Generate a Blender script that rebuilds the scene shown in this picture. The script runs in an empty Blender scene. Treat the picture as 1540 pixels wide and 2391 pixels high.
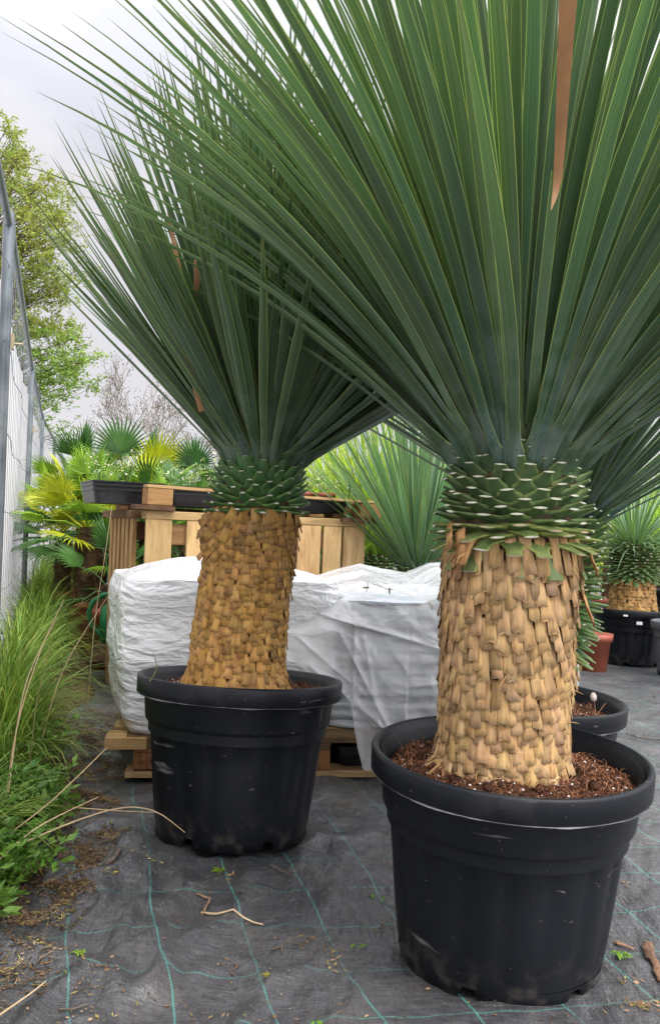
import bpy, math, random
import numpy as np
from mathutils import Vector, Matrix, noise
R_ = math.radians
sc = bpy.context.scene
C = sc.collection
random.seed(7)
rng = np.random.default_rng(7)

# ------------------------------------------------------------------ camera
FD, CX, CY, CAMZ, ROLL = 1964.0, 770.0, 1230.0, 0.90, R_(2.2)
cam = bpy.data.cameras.new('camera')
cam.sensor_fit = 'VERTICAL'; cam.sensor_height = 24.0
cam.lens = 24.0 * FD / 2390.0
cam.shift_y = 35.0 / 2390.0
cam.clip_start = 0.02; cam.clip_end = 600
co = bpy.data.objects.new('camera', cam); C.objects.link(co)
co.matrix_world = Matrix.Translation((0, 0, CAMZ)) @ Matrix.Rotation(R_(90), 4, 'X') @ Matrix.Rotation(ROLL, 4, 'Z')
sc.camera = co

def P(px, py, D):
    """point seen at (px,py) of the 1540-wide photograph when it stands D metres away"""
    dx, dy = px - CX, py - CY
    x = dx * math.cos(ROLL) + dy * math.sin(ROLL)
    y = -dx * math.sin(ROLL) + dy * math.cos(ROLL)
    return Vector((x / FD * D, D, CAMZ - y / FD * D))

# ------------------------------------------------------------------ light
SUN = Vector((0.55, -0.55, 1.15)).normalized()
w = bpy.data.worlds.new('World'); sc.world = w; w.use_nodes = True
nt = w.node_tree; nt.nodes.clear(); N = nt.nodes; L = nt.links
out = N.new('ShaderNodeOutputWorld'); bg = N.new('ShaderNodeBackground')
bg.inputs['Strength'].default_value = 0.1
sky = N.new('ShaderNodeTexSky'); sky.sky_type = 'NISHITA'; sky.sun_disc = False
sky.sun_elevation = math.asin(SUN.z); sky.sun_rotation = math.atan2(SUN.x, SUN.y)
tc = N.new('ShaderNodeTexCoord'); mp = N.new('ShaderNodeMapping'); mp.inputs['Scale'].default_value = (1.6, 1.6, 4.5)
nz = N.new('ShaderNodeTexNoise'); nz.inputs['Scale'].default_value = 1.7; nz.inputs['Detail'].default_value = 6; nz.inputs['Roughness'].default_value = .5
L.new(tc.outputs['Generated'], mp.inputs['Vector']); L.new(mp.outputs[0], nz.inputs['Vector'])
cr = N.new('ShaderNodeValToRGB'); e = cr.color_ramp.elements
e[0].position = .38; e[0].color = (0, 0, 0, 1); e[1].position = .5; e[1].color = (1, 1, 1, 1)
L.new(nz.outputs['Fac'], cr.inputs['Fac'])
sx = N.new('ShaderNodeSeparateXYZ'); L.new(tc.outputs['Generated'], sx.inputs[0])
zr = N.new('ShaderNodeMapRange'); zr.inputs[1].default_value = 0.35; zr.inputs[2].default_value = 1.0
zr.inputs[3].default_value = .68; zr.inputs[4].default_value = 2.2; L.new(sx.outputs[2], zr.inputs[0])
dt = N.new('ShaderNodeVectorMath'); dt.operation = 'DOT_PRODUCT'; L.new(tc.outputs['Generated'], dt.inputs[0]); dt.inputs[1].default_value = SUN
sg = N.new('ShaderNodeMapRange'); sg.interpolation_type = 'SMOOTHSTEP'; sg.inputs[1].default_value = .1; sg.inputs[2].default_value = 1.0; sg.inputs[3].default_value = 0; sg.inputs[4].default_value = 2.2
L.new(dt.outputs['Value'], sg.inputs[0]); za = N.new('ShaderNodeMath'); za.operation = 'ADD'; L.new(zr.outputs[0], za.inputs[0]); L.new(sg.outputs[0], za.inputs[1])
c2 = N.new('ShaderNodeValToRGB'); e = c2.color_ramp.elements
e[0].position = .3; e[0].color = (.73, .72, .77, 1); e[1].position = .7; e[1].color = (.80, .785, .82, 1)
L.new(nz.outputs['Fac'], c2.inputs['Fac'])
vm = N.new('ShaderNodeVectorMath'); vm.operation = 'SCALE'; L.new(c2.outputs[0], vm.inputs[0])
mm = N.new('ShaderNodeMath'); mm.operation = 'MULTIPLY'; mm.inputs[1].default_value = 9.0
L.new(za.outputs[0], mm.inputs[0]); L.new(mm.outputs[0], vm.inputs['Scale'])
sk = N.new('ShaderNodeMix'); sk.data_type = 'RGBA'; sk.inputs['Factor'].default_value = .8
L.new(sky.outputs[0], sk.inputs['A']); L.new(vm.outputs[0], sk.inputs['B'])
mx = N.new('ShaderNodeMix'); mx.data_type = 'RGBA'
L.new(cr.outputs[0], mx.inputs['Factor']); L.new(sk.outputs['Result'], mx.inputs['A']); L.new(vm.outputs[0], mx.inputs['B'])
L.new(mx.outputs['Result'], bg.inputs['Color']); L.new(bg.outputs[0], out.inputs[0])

sl = bpy.data.lights.new('sun', 'SUN'); sl.energy = 1.5; sl.angle = R_(14); sl.color = (1, .95, .87)
so = bpy.data.objects.new('sun', sl); C.objects.link(so)
so.rotation_euler = SUN.to_track_quat('Z', 'Y').to_euler()
sc.view_settings.view_transform = 'Standard'; sc.view_settings.look = 'None'
sc.view_settings.exposure = 0.75; sc.view_settings.gamma = 1
sc.cycles.max_bounces = 6; sc.cycles.transparent_max_bounces = 12
sc.cycles.use_denoising = True

# ------------------------------------------------------------------ mesh builder
class MB:
    def __init__(s): s.V, s.Q, s.T3, s.MQ, s.MT, s.T, s.U, s.n = [], [], [], [], [], [], [], 0
    def add(s, v, quads=None, tris=None, mat=0, tint=(1, 1, 1), uv=None):
        v = np.asarray(v, dtype=float).reshape(-1, 3); k = len(v)
        if quads is not None and len(quads):
            q = np.asarray(quads) + s.n; s.Q.append(q)
            s.MQ.append(np.broadcast_to(np.asarray(mat), (len(q),)).copy() if np.ndim(mat) == 0 else np.asarray(mat))
        if tris is not None and len(tris):
            t = np.asarray(tris) + s.n; s.T3.append(t)
            s.MT.append(np.full(len(t), mat if np.ndim(mat) == 0 else 0))
        s.V.append(v); t = np.asarray(tint, dtype=float)
        s.T.append(np.broadcast_to(t, (k, 3)).copy() if t.ndim == 1 else t)
        s.U.append(np.zeros((k, 3)) if uv is None else np.asarray(uv, dtype=float).reshape(-1, 3))
        s.n += k
    def box(s, c, h, rot=None, mat=0, tint=(1, 1, 1), jit=0.0):
        """box: centre c, half sizes h, small chamfer"""
        hx, hy, hz = h; b = min(h) * .12
        vs = []; 
        for zz, ins in ((-hz, b), (-hz + b, 0), (hz - b, 0), (hz, b)):
            for sx_, sy_ in ((-1, -1), (1, -1), (1, 1), (-1, 1)):
                vs.append((sx_ * (hx - ins), sy_ * (hy - ins), zz))
        v = np.array(vs)
        if jit: v = v + rng.normal(0, jit, v.shape)
        q = [(3, 2, 1, 0), (12, 13, 14, 15)]
        for r in range(3):
            for i in range(4):
                j = (i + 1) % 4; q.append((r * 4 + i, r * 4 + j, r * 4 + 4 + j, r * 4 + 4 + i))
        if rot is not None: v = v @ np.array(rot.to_3x3()).T
        s.add(v + np.array(c), q, mat=mat, tint=tint, uv=np.repeat([[hx, hz, random.random()]], 16, 0))
    def tube(s, pts, rad, n=8, mat=0, tint=(1, 1, 1), cap=True):
        pts = [Vector(p) for p in pts]; m = len(pts)
        rad = [rad] * m if np.isscalar(rad) else rad
        rings = []; ref = None
        for i, p in enumerate(pts):
            d = (pts[min(i + 1, m - 1)] - pts[max(i - 1, 0)])
            d = d.normalized() if d.length > 1e-9 else Vector((0, 0, 1))
            if ref is None: ref = d.orthogonal().normalized()
            a = (ref - d * ref.dot(d)); a = a.normalized() if a.length > 1e-6 else d.orthogonal().normalized(); ref = a
            b = d.cross(a)
            for k in range(n):
                t = 2 * math.pi * k / n
                rings.append(p + (a * math.cos(t) + b * math.sin(t)) * rad[i])
        v = np.array([tuple(x) for x in rings]); q = gridf(m, n, True)
        s.add(v, q, mat=mat, tint=tint)
        if cap and n >= 3:
            for base, p in ((0, pts[0]), ((m - 1) * n, pts[-1])):
                vv = np.vstack([v[base:base + n], np.array([tuple(p)])])
                s.add(vv, tris=[(k, (k + 1) % n, n) for k in range(n)], mat=mat, tint=tint)
    def build(s, name, mats, parent=None, smooth=True, loc=None):
        me = bpy.data.meshes.new(name)
        V = np.vstack(s.V).astype(np.float32)
        nq = sum(len(q) for q in s.Q); ntr = sum(len(t) for t in s.T3)
        loops = np.concatenate(([np.vstack(s.Q).ravel()] if nq else []) + ([np.vstack(s.T3).ravel()] if ntr else []))
        me.vertices.add(len(V)); me.vertices.foreach_set('co', V.ravel())
        me.loops.add(len(loops)); me.loops.foreach_set('vertex_index', loops.astype(np.int32))
        st = np.concatenate([np.arange(nq) * 4, nq * 4 + np.arange(ntr) * 3]).astype(np.int32)
        me.polygons.add(nq + ntr); me.polygons.foreach_set('loop_start', st)
        mi = np.concatenate(s.MQ + s.MT).astype(np.int32)
        me.polygons.foreach_set('material_index', mi)
        me.polygons.foreach_set('use_smooth', np.full(nq + ntr, bool(smooth)))
        a = me.attributes.new('tint', 'FLOAT_COLOR', 'POINT')
        t4 = np.ones((len(V), 4), np.float32); t4[:, :3] = np.vstack(s.T); a.data.foreach_set('color', t4.ravel())
        a = me.attributes.new('uvw', 'FLOAT_VECTOR', 'POINT'); a.data.foreach_set('vector', np.vstack(s.U).astype(np.float32).ravel())
        me.update(calc_edges=True); me.validate()
        for m in (mats if isinstance(mats, (list, tuple)) else [mats]): me.materials.append(m)
        o = bpy.data.objects.new(name, me); C.objects.link(o)
        if parent is not None: o.parent = parent
        if loc is not None: o.location = loc
        return o

def gridf(nr, nc, wrap=False):
    i = np.arange(nr - 1)[:, None]; m = nc if wrap else nc - 1
    j = np.arange(m)[None, :]; j2 = (j + 1) % nc
    return np.stack([i * nc + j, i * nc + j2, (i + 1) * nc + j2, (i + 1) * nc + j], -1).reshape(-1, 4)

def tag(o, label, cat, group=None, kind=None):
    if label: o['label'] = label
    if cat: o['category'] = cat
    if group: o['group'] = group
    if kind: o['kind'] = kind
    return o
def thing(name, label, cat, loc=(0, 0, 0), rot=(0, 0, 0), group=None):
    o = bpy.data.objects.new(name, None); C.objects.link(o); o.empty_display_size = .1
    o.location = loc; o.rotation_euler = rot
    return tag(o, label, cat, group)
def dup(root, loc=None, rot=None, label=None, scale=None):
    def cp(o, par):
        c = o.copy(); C.objects.link(c); c.parent = par
        for ch in o.children: cp(ch, c)
        return c
    r = cp(root, None)
    if loc is not None: r.location = loc
    if rot is not None: r.rotation_euler = rot
    if scale is not None: r.scale = (scale,) * 3 if np.isscalar(scale) else scale
    if label: r['label'] = label
    return r

# ------------------------------------------------------------------ materials
def mat(name, stops, nscale=8, detail=5, stretch=(1, 1, 1), rough=.6, bump=None, spec=.4, translucent=0, tint=True,
        rough_var=0, coord='Object', metal=0, alpha=1, sheen=0, distort=0):
    m = bpy.data.materials.new(name); m.use_nodes = True; t = m.node_tree; n = t.nodes; l = t.links
    b = n['Principled BSDF']; o = n['Material Output']
    tcn = n.new('ShaderNodeTexCoord'); mpn = n.new('ShaderNodeMapping'); mpn.inputs['Scale'].default_value = stretch
    l.new(tcn.outputs[coord], mpn.inputs['Vector'])
    nn = n.new('ShaderNodeTexNoise'); nn.inputs['Scale'].default_value = nscale; nn.inputs['Detail'].default_value = detail
    nn.inputs['Roughness'].default_value = .6; nn.inputs['Distortion'].default_value = distort
    l.new(mpn.outputs[0], nn.inputs['Vector'])
    r = n.new('ShaderNodeValToRGB'); els = r.color_ramp.elements
    while len(els) < len(stops): els.new(.5)
    for el, (p, c) in zip(els, stops): el.position = p; el.color = (*c, 1)
    l.new(nn.outputs['Fac'], r.inputs['Fac']); col = r.outputs[0]
    if tint:
        a = n.new('ShaderNodeAttribute'); a.attribute_name = 'tint'
        mu = n.new('ShaderNodeMix'); mu.data_type = 'RGBA'; mu.blend_type = 'MULTIPLY'; mu.inputs['Factor'].default_value = 1
        l.new(col, mu.inputs['A']); l.new(a.outputs['Color'], mu.inputs['B']); col = mu.outputs['Result']
    l.new(col, b.inputs['Base Color'])
    b.inputs['Roughness'].default_value = rough; b.inputs['Specular IOR Level'].default_value = spec
    b.inputs['Metallic'].default_value = metal; b.inputs['Alpha'].default_value = alpha
    if rough_var:
        mr = n.new('ShaderNodeMapRange'); mr.inputs[1].default_value = .3; mr.inputs[2].default_value = .7
        mr.inputs[3].default_value = rough - rough_var; mr.inputs[4].default_value = rough + rough_var
        l.new(nn.outputs['Fac'], mr.inputs[0]); l.new(mr.outputs[0], b.inputs['Roughness'])
    if bump:
        bs, st, dist = bump[:3]
        n2 = n.new('ShaderNodeTexNoise'); n2.inputs['Scale'].default_value = bs; n2.inputs['Detail'].default_value = 5
        l.new(mpn.outputs[0], n2.inputs['Vector'])
        bp = n.new('ShaderNodeBump'); bp.inputs['Strength'].default_value = st; bp.inputs['Distance'].default_value = dist
        l.new(n2.outputs['Fac'], bp.inputs['Height']); l.new(bp.outputs[0], b.inputs['Normal'])
    if translucent:
        tr = n.new('ShaderNodeBsdfTranslucent'); ms = n.new('ShaderNodeMixShader'); ms.inputs[0].default_value = translucent
        l.new(col, tr.inputs['Color']); l.new(b.outputs[0], ms.inputs[1]); l.new(tr.outputs[0], ms.inputs[2]); l.new(ms.outputs[0], o.inputs[0])
    m['colsock'] = 0
    return m

def leaf_mat(name, dark, mid, glau, margin, trans=.18, rough=.42, mw=.86):
    """blade: colour along the blade, paler keel stripes, yellow margins, dark specks and a waxy bloom"""
    m = bpy.data.materials.new(name); m.use_nodes = True; t = m.node_tree; n = t.nodes; l = t.links
    b = n['Principled BSDF']; o = n['Material Output']
    def mixc(f, a, bb, blend='MIX'):
        x = n.new('ShaderNodeMix'); x.data_type = 'RGBA'; x.blend_type = blend
        if isinstance(f, (int, float)): x.inputs['Factor'].default_value = f
        else: l.new(f, x.inputs['Factor'])
        for k, s_ in (('A', a), ('B', bb)):
            if isinstance(s_, tuple): x.inputs[k].default_value = (*s_, 1)
            else: l.new(s_, x.inputs[k])
        return x.outputs['Result']
    def math_(op, a, bb=0, clamp=False):
        x = n.new('ShaderNodeMath'); x.operation = op; x.use_clamp = clamp
        for k, s_ in ((0, a), (1, bb)):
            if isinstance(s_, (int, float)): x.inputs[k].default_value = s_
            else: l.new(s_, x.inputs[k])
        return x.outputs[0]
    def rng_(v, a, bb, c=0, d=1):
        x = n.new('ShaderNodeMapRange'); l.new(v, x.inputs[0])
        for i, q in enumerate((a, bb, c, d)): x.inputs[i + 1].default_value = q
        return x.outputs[0]
    at = n.new('ShaderNodeAttribute'); at.attribute_name = 'uvw'; s3 = n.new('ShaderNodeSeparateXYZ'); l.new(at.outputs['Vector'], s3.inputs[0])
    u, s_, rn = s3.outputs
    ti = n.new('ShaderNodeAttribute'); ti.attribute_name = 'tint'
    tcn = n.new('ShaderNodeTexCoord')
    nn = n.new('ShaderNodeTexNoise'); nn.inputs['Scale'].default_value = 14; nn.inputs['Detail'].default_value = 6; l.new(tcn.outputs['Object'], nn.inputs['Vector'])
    # long fine stripes in blade space
    cb = n.new('ShaderNodeCombineXYZ'); l.new(math_('MULTIPLY', u, 7.0), cb.inputs[0]); l.new(math_('MULTIPLY', s_, 2.0), cb.inputs[1]); l.new(math_('MULTIPLY', rn, 50.0), cb.inputs[2])
    ns = n.new('ShaderNodeTexNoise'); ns.inputs['Scale'].default_value = 1.0; ns.inputs['Detail'].default_value = 3; l.new(cb.outputs[0], ns.inputs['Vector'])
    c = mixc(rng_(ns.outputs['Fac'], .3, .7), dark, mid)
    low = rng_(s_, .02, .45, 1, 0)
    gl = math_('MULTIPLY', low, rng_(nn.outputs['Fac'], .42, .62), True)
    c = mixc(math_('MULTIPLY', gl, .8), c, glau)
    c = mixc(rng_(s_, .82, 1.0, 0, .7), c, (.10, .085, .07))
    vo = n.new('ShaderNodeTexVoronoi'); vo.inputs['Scale'].default_value = 60; l.new(tcn.outputs['Object'], vo.inputs['Vector'])
    c = mixc(math_('MULTIPLY', rng_(vo.outputs['Distance'], .12, .2, .5, 0), low), c, (.01, .03, .015))
    c = mixc(rng_(math_('ABSOLUTE', u), mw, mw + .04), c, margin)
    c = mixc(1.0, c, ti.outputs['Color'], 'MULTIPLY')
    l.new(c, b.inputs['Base Color']); b.inputs['Roughness'].default_value = rough; b.inputs['Specular IOR Level'].default_value = .45
    bp = n.new('ShaderNodeBump'); bp.inputs['Strength'].default_value = .35; bp.inputs['Distance'].default_value = .002
    l.new(ns.outputs['Fac'], bp.inputs['Height']); l.new(bp.outputs[0], b.inputs['Normal'])
    tr = n.new('ShaderNodeBsdfTranslucent'); ms = n.new('ShaderNodeMixShader'); ms.inputs[0].default_value = trans
    l.new(mixc(1.0, c, (1.3, 1.5, .5), 'MULTIPLY'), tr.inputs['Color']); l.new(b.outputs[0], ms.inputs[1]); l.new(tr.outputs[0], ms.inputs[2]); l.new(ms.outputs[0], o.inputs[0])
    return m

M = {}
M['leaf'] = leaf_mat('yucca_leaf', (.050, .096, .048), (.096, .166, .084), (.17, .235, .185), (.34, .42, .14), mw=.90, trans=.26)
M['leaf_blue'] = leaf_mat('yucca_leaf_blue', (.07, .15, .09), (.13, .235, .14), (.19, .31, .21), (.34, .42, .16), trans=.25)
M['leaf_lime'] = leaf_mat('yucca_leaf_lime', (.16, .27, .05), (.30, .42, .09), (.20, .33, .13), (.6, .6, .15), trans=.5)
M['dead_leaf'] = mat('dead_leaf', [(.3, (.17, .085, .038)), (.55, (.36, .185, .08)), (.8, (.12, .065, .035))], 5, stretch=(1, 1, .3), rough=.6, translucent=.25)
M['scale'] = mat('dry_scale', [(.22, (.16, .09, .04)), (.5, (.43, .275, .13)), (.78, (.60, .42, .23))], 55, stretch=(1, 1, .14), rough=.75, bump=(120, .5, .003), spec=.2)
M['core'] = mat('trunk_core', [(.3, (.035, .02, .01)), (.7, (.09, .055, .025))], 30, rough=.9)
M['stub'] = mat('leaf_stub', [(.3, (.045, .10, .035)), (.55, (.075, .15, .05)), (.75, (.13, .20, .07))], 26, rough=.5, bump=(80, .3, .002), translucent=.08)
M['cut'] = mat('cut_end', [(.3, (.36, .37, .26)), (.7, (.58, .58, .45))], 60, rough=.8)
M['plastic'] = mat('black_pot_plastic', [(.3, (.003, .004, .0065)), (.60, (.006, .0075, .011)), (.8, (.035, .034, .034))], 4.5, 9, rough=.44, rough_var=.08, bump=(5, .12, .02), spec=.28)
def scuffs(m, col=(.20, .20, .20), amt=.6):
    t = m.node_tree; n = t.nodes; l = t.links; b = n['Principled BSDF']; src = b.inputs['Base Color'].links[0].from_socket
    tcn = n.new('ShaderNodeTexCoord'); outs = []; oi = n.new('ShaderNodeObjectInfo'); sh = n.new('ShaderNodeMath'); sh.operation = 'MULTIPLY'; sh.inputs[1].default_value = 37.0; l.new(oi.outputs['Random'], sh.inputs[0])
    for sc_, st, rot, lo in ((5, (1, 1, 7), .5, .68), (26, (1, 1, 4), -.3, .70), (110, (1, 1, 1), 0, .705), (7, (1, 1, .35), 0, .72)):
        mp_ = n.new('ShaderNodeMapping'); mp_.inputs['Scale'].default_value = st; mp_.inputs['Rotation'].default_value = (rot, rot, 0); l.new(tcn.outputs['Object'], mp_.inputs[0]); l.new(sh.outputs[0], mp_.inputs['Location'])
        x = n.new('ShaderNodeTexNoise'); x.inputs['Scale'].default_value = sc_; x.inputs['Detail'].default_value = 4; l.new(mp_.outputs[0], x.inputs['Vector'])
        r_ = n.new('ShaderNodeMapRange'); r_.inputs[1].default_value = lo; r_.inputs[2].default_value = lo + .07; l.new(x.outputs['Fac'], r_.inputs[0]); outs.append(r_.outputs[0])
    # dried mud splashed up from the ground
    s3 = n.new('ShaderNodeSeparateXYZ'); l.new(tcn.outputs['Object'], s3.inputs[0])
    lowz = n.new('ShaderNodeMapRange'); lowz.inputs[1].default_value = .0; lowz.inputs[2].default_value = .10; lowz.inputs[3].default_value = .6; lowz.inputs[4].default_value = 0; l.new(s3.outputs[2], lowz.inputs[0])
    xm = n.new('ShaderNodeTexNoise'); xm.inputs['Scale'].default_value = 22; xm.inputs['Detail'].default_value = 8; l.new(tcn.outputs['Object'], xm.inputs['Vector'])
    rm = n.new('ShaderNodeMapRange'); rm.inputs[1].default_value = .48; rm.inputs[2].default_value = .62; l.new(xm.outputs['Fac'], rm.inputs[0])
    mm_ = n.new('ShaderNodeMath'); mm_.operation = 'MULTIPLY'; l.new(lowz.outputs[0], mm_.inputs[0]); l.new(rm.outputs[0], mm_.inputs[1])
    cur = outs[0]
    for o_ in outs[1:]:
        q = n.new('ShaderNodeMath'); q.operation = 'MAXIMUM'; l.new(cur, q.inputs[0]); l.new(o_, q.inputs[1]); cur = q.outputs[0]
    q = n.new('ShaderNodeMath'); q.operation = 'MULTIPLY'; q.inputs[1].default_value = amt; l.new(cur, q.inputs[0])
    x = n.new('ShaderNodeMix'); x.data_type = 'RGBA'; l.new(q.outputs[0], x.inputs['Factor']); l.new(src, x.inputs['A']); x.inputs['B'].default_value = (*col, 1)
    x2 = n.new('ShaderNodeMix'); x2.data_type = 'RGBA'; l.new(mm_.outputs[0], x2.inputs['Factor']); l.new(x.outputs['Result'], x2.inputs['A']); x2.inputs['B'].default_value = (.09, .075, .062, 1)
    l.new(x2.outputs['Result'], b.inputs['Base Color'])
scuffs(M['plastic'])
M['flash'] = mat('moulding_flash', [(.4, (.012, .013, .016)), (.62, (.16, .16, .17))], 9, rough=.5)
M['tray'] = mat('black_tray_plastic', [(.4, (.008, .008, .010)), (.68, (.02, .02, .022)), (.8, (.16, .13, .11))], 45, 8, rough=.4)
M['terracotta'] = mat('terracotta_plastic', [(.3, (.22, .055, .03)), (.7, (.34, .09, .05))], 6, rough=.5)
M['soil'] = mat('coir_soil', [(.3, (.020, .009, .006)), (.5, (.062, .028, .017)), (.75, (.15, .070, .040))], 70, 8, rough=.95, bump=(120, 1, .01), spec=.1)
M['fibre'] = mat('coir_fibre', [(.3, (.09, .038, .02)), (.7, (.26, .12, .062))], 40, rough=.9, spec=.1)
M['perlite'] = mat('perlite', [(.3, (.7, .68, .64)), (.7, (.85, .84, .8))], 40, rough=.9)
M['wood'] = mat('pallet_wood', [(.25, (.30, .185, .085)), (.5, (.52, .35, .17)), (.72, (.62, .44, .24))], 5, 8, stretch=(6, 6, 1), rough=.8, bump=(30, .4, .004), spec=.2, distort=.8)
M['wood_h'] = mat('pallet_wood_long', [(.25, (.27, .17, .085)), (.5, (.48, .33, .165)), (.72, (.58, .42, .24))], 5, 8, stretch=(1, 6, 6), rough=.8, bump=(30, .4, .004), spec=.2, distort=.8)
M['oldwood'] = mat('weathered_wood', [(.25, (.07, .045, .028)), (.5, (.17, .115, .07)), (.75, (.30, .22, .14))], 8, 8, stretch=(1, 5, 5), rough=.85, bump=(40, .6, .004), spec=.2, distort=.6)
M['ink'] = mat('branding_ink', [(.3, (.012, .008, .006)), (.7, (.03, .02, .015))], 40, rough=.9)
M['steel'] = mat('galvanised_steel', [(.3, (.11, .13, .145)), (.5, (.19, .215, .235)), (.75, (.28, .30, .31))], 7, 6, rough=.42, rough_var=.1, metal=.6)
M['wire'] = mat('galvanised_wire', [(.3, (.16, .17, .19)), (.7, (.30, .32, .34))], 12, rough=.5, metal=.4)
M['brass'] = mat('yellow_zinc', [(.3, (.30, .24, .14)), (.7, (.46, .38, .24))], 12, rough=.5, metal=.4)
M['bark'] = mat('bark', [(.3, (.05, .035, .022)), (.7, (.14, .105, .075))], 18, stretch=(1, 1, .3), rough=.9, bump=(30, .6, .01), spec=.15)
M['greybark'] = mat('grey_bark', [(.3, (.16, .13, .11)), (.7, (.30, .26, .22))], 18, rough=.9, spec=.15)
M['palmhair'] = mat('palm_fibre', [(.3, (.03, .018, .01)), (.7, (.12, .075, .04))], 25, rough=.95, bump=(60, 1, .01), spec=.1)
M['treeleaf'] = mat('young_tree_leaf', [(.3, (.24, .30, .06)), (.6, (.36, .42, .09)), (.8, (.44, .46, .15))], 1.3, rough=.5, translucent=.45)
M['palmleaf'] = mat('fan_palm_leaf', [(.3, (.035, .10, .022)), (.65, (.075, .18, .035))], 6, rough=.4, translucent=.25)
M['grass'] = mat('weed_grass', [(.3, (.09, .21, .03)), (.7, (.22, .38, .07))], 3, rough=.5, translucent=.35)
M['weed'] = mat('weed_leaf', [(.3, (.055, .15, .02)), (.7, (.14, .27, .045))], 6, rough=.45, translucent=.3)
M['straw'] = mat('dry_straw', [(.3, (.36, .25, .13)), (.7, (.58, .44, .27))], 12, rough=.8)
M['cream'] = mat('variegated_leaf', [(.45, (.16, .28, .06)), (.55, (.72, .68, .45))], 30, rough=.5, translucent=.3)
M['green_can'] = mat('green_can_plastic', [(.3, (.008, .13, .045)), (.7, (.014, .19, .065))], 8, rough=.35)
M['sticker'] = mat('paper_sticker', [(.3, (.6, .6, .6)), (.7, (.75, .75, .75))], 20, rough=.5)
M['chip'] = mat('litter', [(.3, (.06, .035, .020)), (.5, (.16, .10, .06)), (.75, (.33, .25, .17))], 9, 6, rough=.9, spec=.15)
M['twig'] = mat('twig_bark', [(.3, (.05, .035, .027)), (.7, (.20, .155, .12))], 40, rough=.9)

# white stretch film with wrinkles
def film(name, base, rough, alpha, wr=.5, sc1=6, strch=(1, 1, 2.6), crump=.6):
    m = mat(name, base, 5, 6, rough=rough, alpha=alpha, spec=.5)
    t = m.node_tree; n = t.nodes; l = t.links; b = n['Principled BSDF']
    tcn = n.new('ShaderNodeTexCoord'); mpn = n.new('ShaderNodeMapping'); mpn.inputs['Scale'].default_value = strch; mpn.inputs['Rotation'].default_value = (0, R_(14), 0)
    l.new(tcn.outputs['Object'], mpn.inputs[0])
    a = n.new('ShaderNodeTexNoise'); a.noise_type = 'RIDGED_MULTIFRACTAL'; a.inputs['Scale'].default_value = sc1; a.inputs['Detail'].default_value = 4; a.inputs['Distortion'].default_value = 1.2
    l.new(mpn.outputs[0], a.inputs['Vector'])
    b1 = n.new('ShaderNodeBump'); b1.inputs['Strength'].default_value = wr; b1.inputs['Distance'].default_value = .018
    l.new(a.outputs['Fac'], b1.inputs['Height'])
    dn = n.new('ShaderNodeTexNoise'); dn.inputs['Scale'].default_value = 5; l.new(mpn.outputs[0], dn.inputs['Vector'])
    dm = n.new('ShaderNodeMix'); dm.data_type = 'VECTOR'; dm.inputs['Factor'].default_value = .18; l.new(mpn.outputs[0], dm.inputs['A']); l.new(dn.outputs['Color'], dm.inputs['B'])
    a2 = n.new('ShaderNodeTexVoronoi'); a2.inputs['Scale'].default_value = sc1 * 1.7; a2.inputs['Detail'].default_value = 2.0; a2.inputs['Roughness'].default_value = .55; l.new(dm.outputs['Result'], a2.inputs['Vector'])
    b2 = n.new('ShaderNodeBump'); b2.inputs['Strength'].default_value = crump; b2.inputs['Distance'].default_value = .022
    l.new(a2.outputs['Distance'], b2.inputs['Height']); l.new(b1.outputs[0], b2.inputs['Normal']); l.new(b2.outputs[0], b.inputs['Normal'])
    b.inputs['Coat Weight'].default_value = .3; b.inputs['Coat Roughness'].default_value = .12
    return m
M['film'] = film('white_wrap_film', [(.3, (.82, .85, .87)), (.6, (.90, .91, .92))], .24, 1, .25, 6)
M['clear'] = film('clear_sheet', [(.3, (.88, .89, .90)), (.7, (.95, .95, .95))], .14, .48, .9, 5, (1, 1, 1.3))
M['sack'] = film('sack_plastic', [(.3, (.48, .54, .58)), (.7, (.68, .72, .74))], .3, 1, .6)
M['tarp'] = mat('white_fence_sheet', [(.3, (.86, .86, .87)), (.7, (.93, .93, .93))], 5, rough=.7, translucent=.5, bump=(7, .25, .01))

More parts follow.
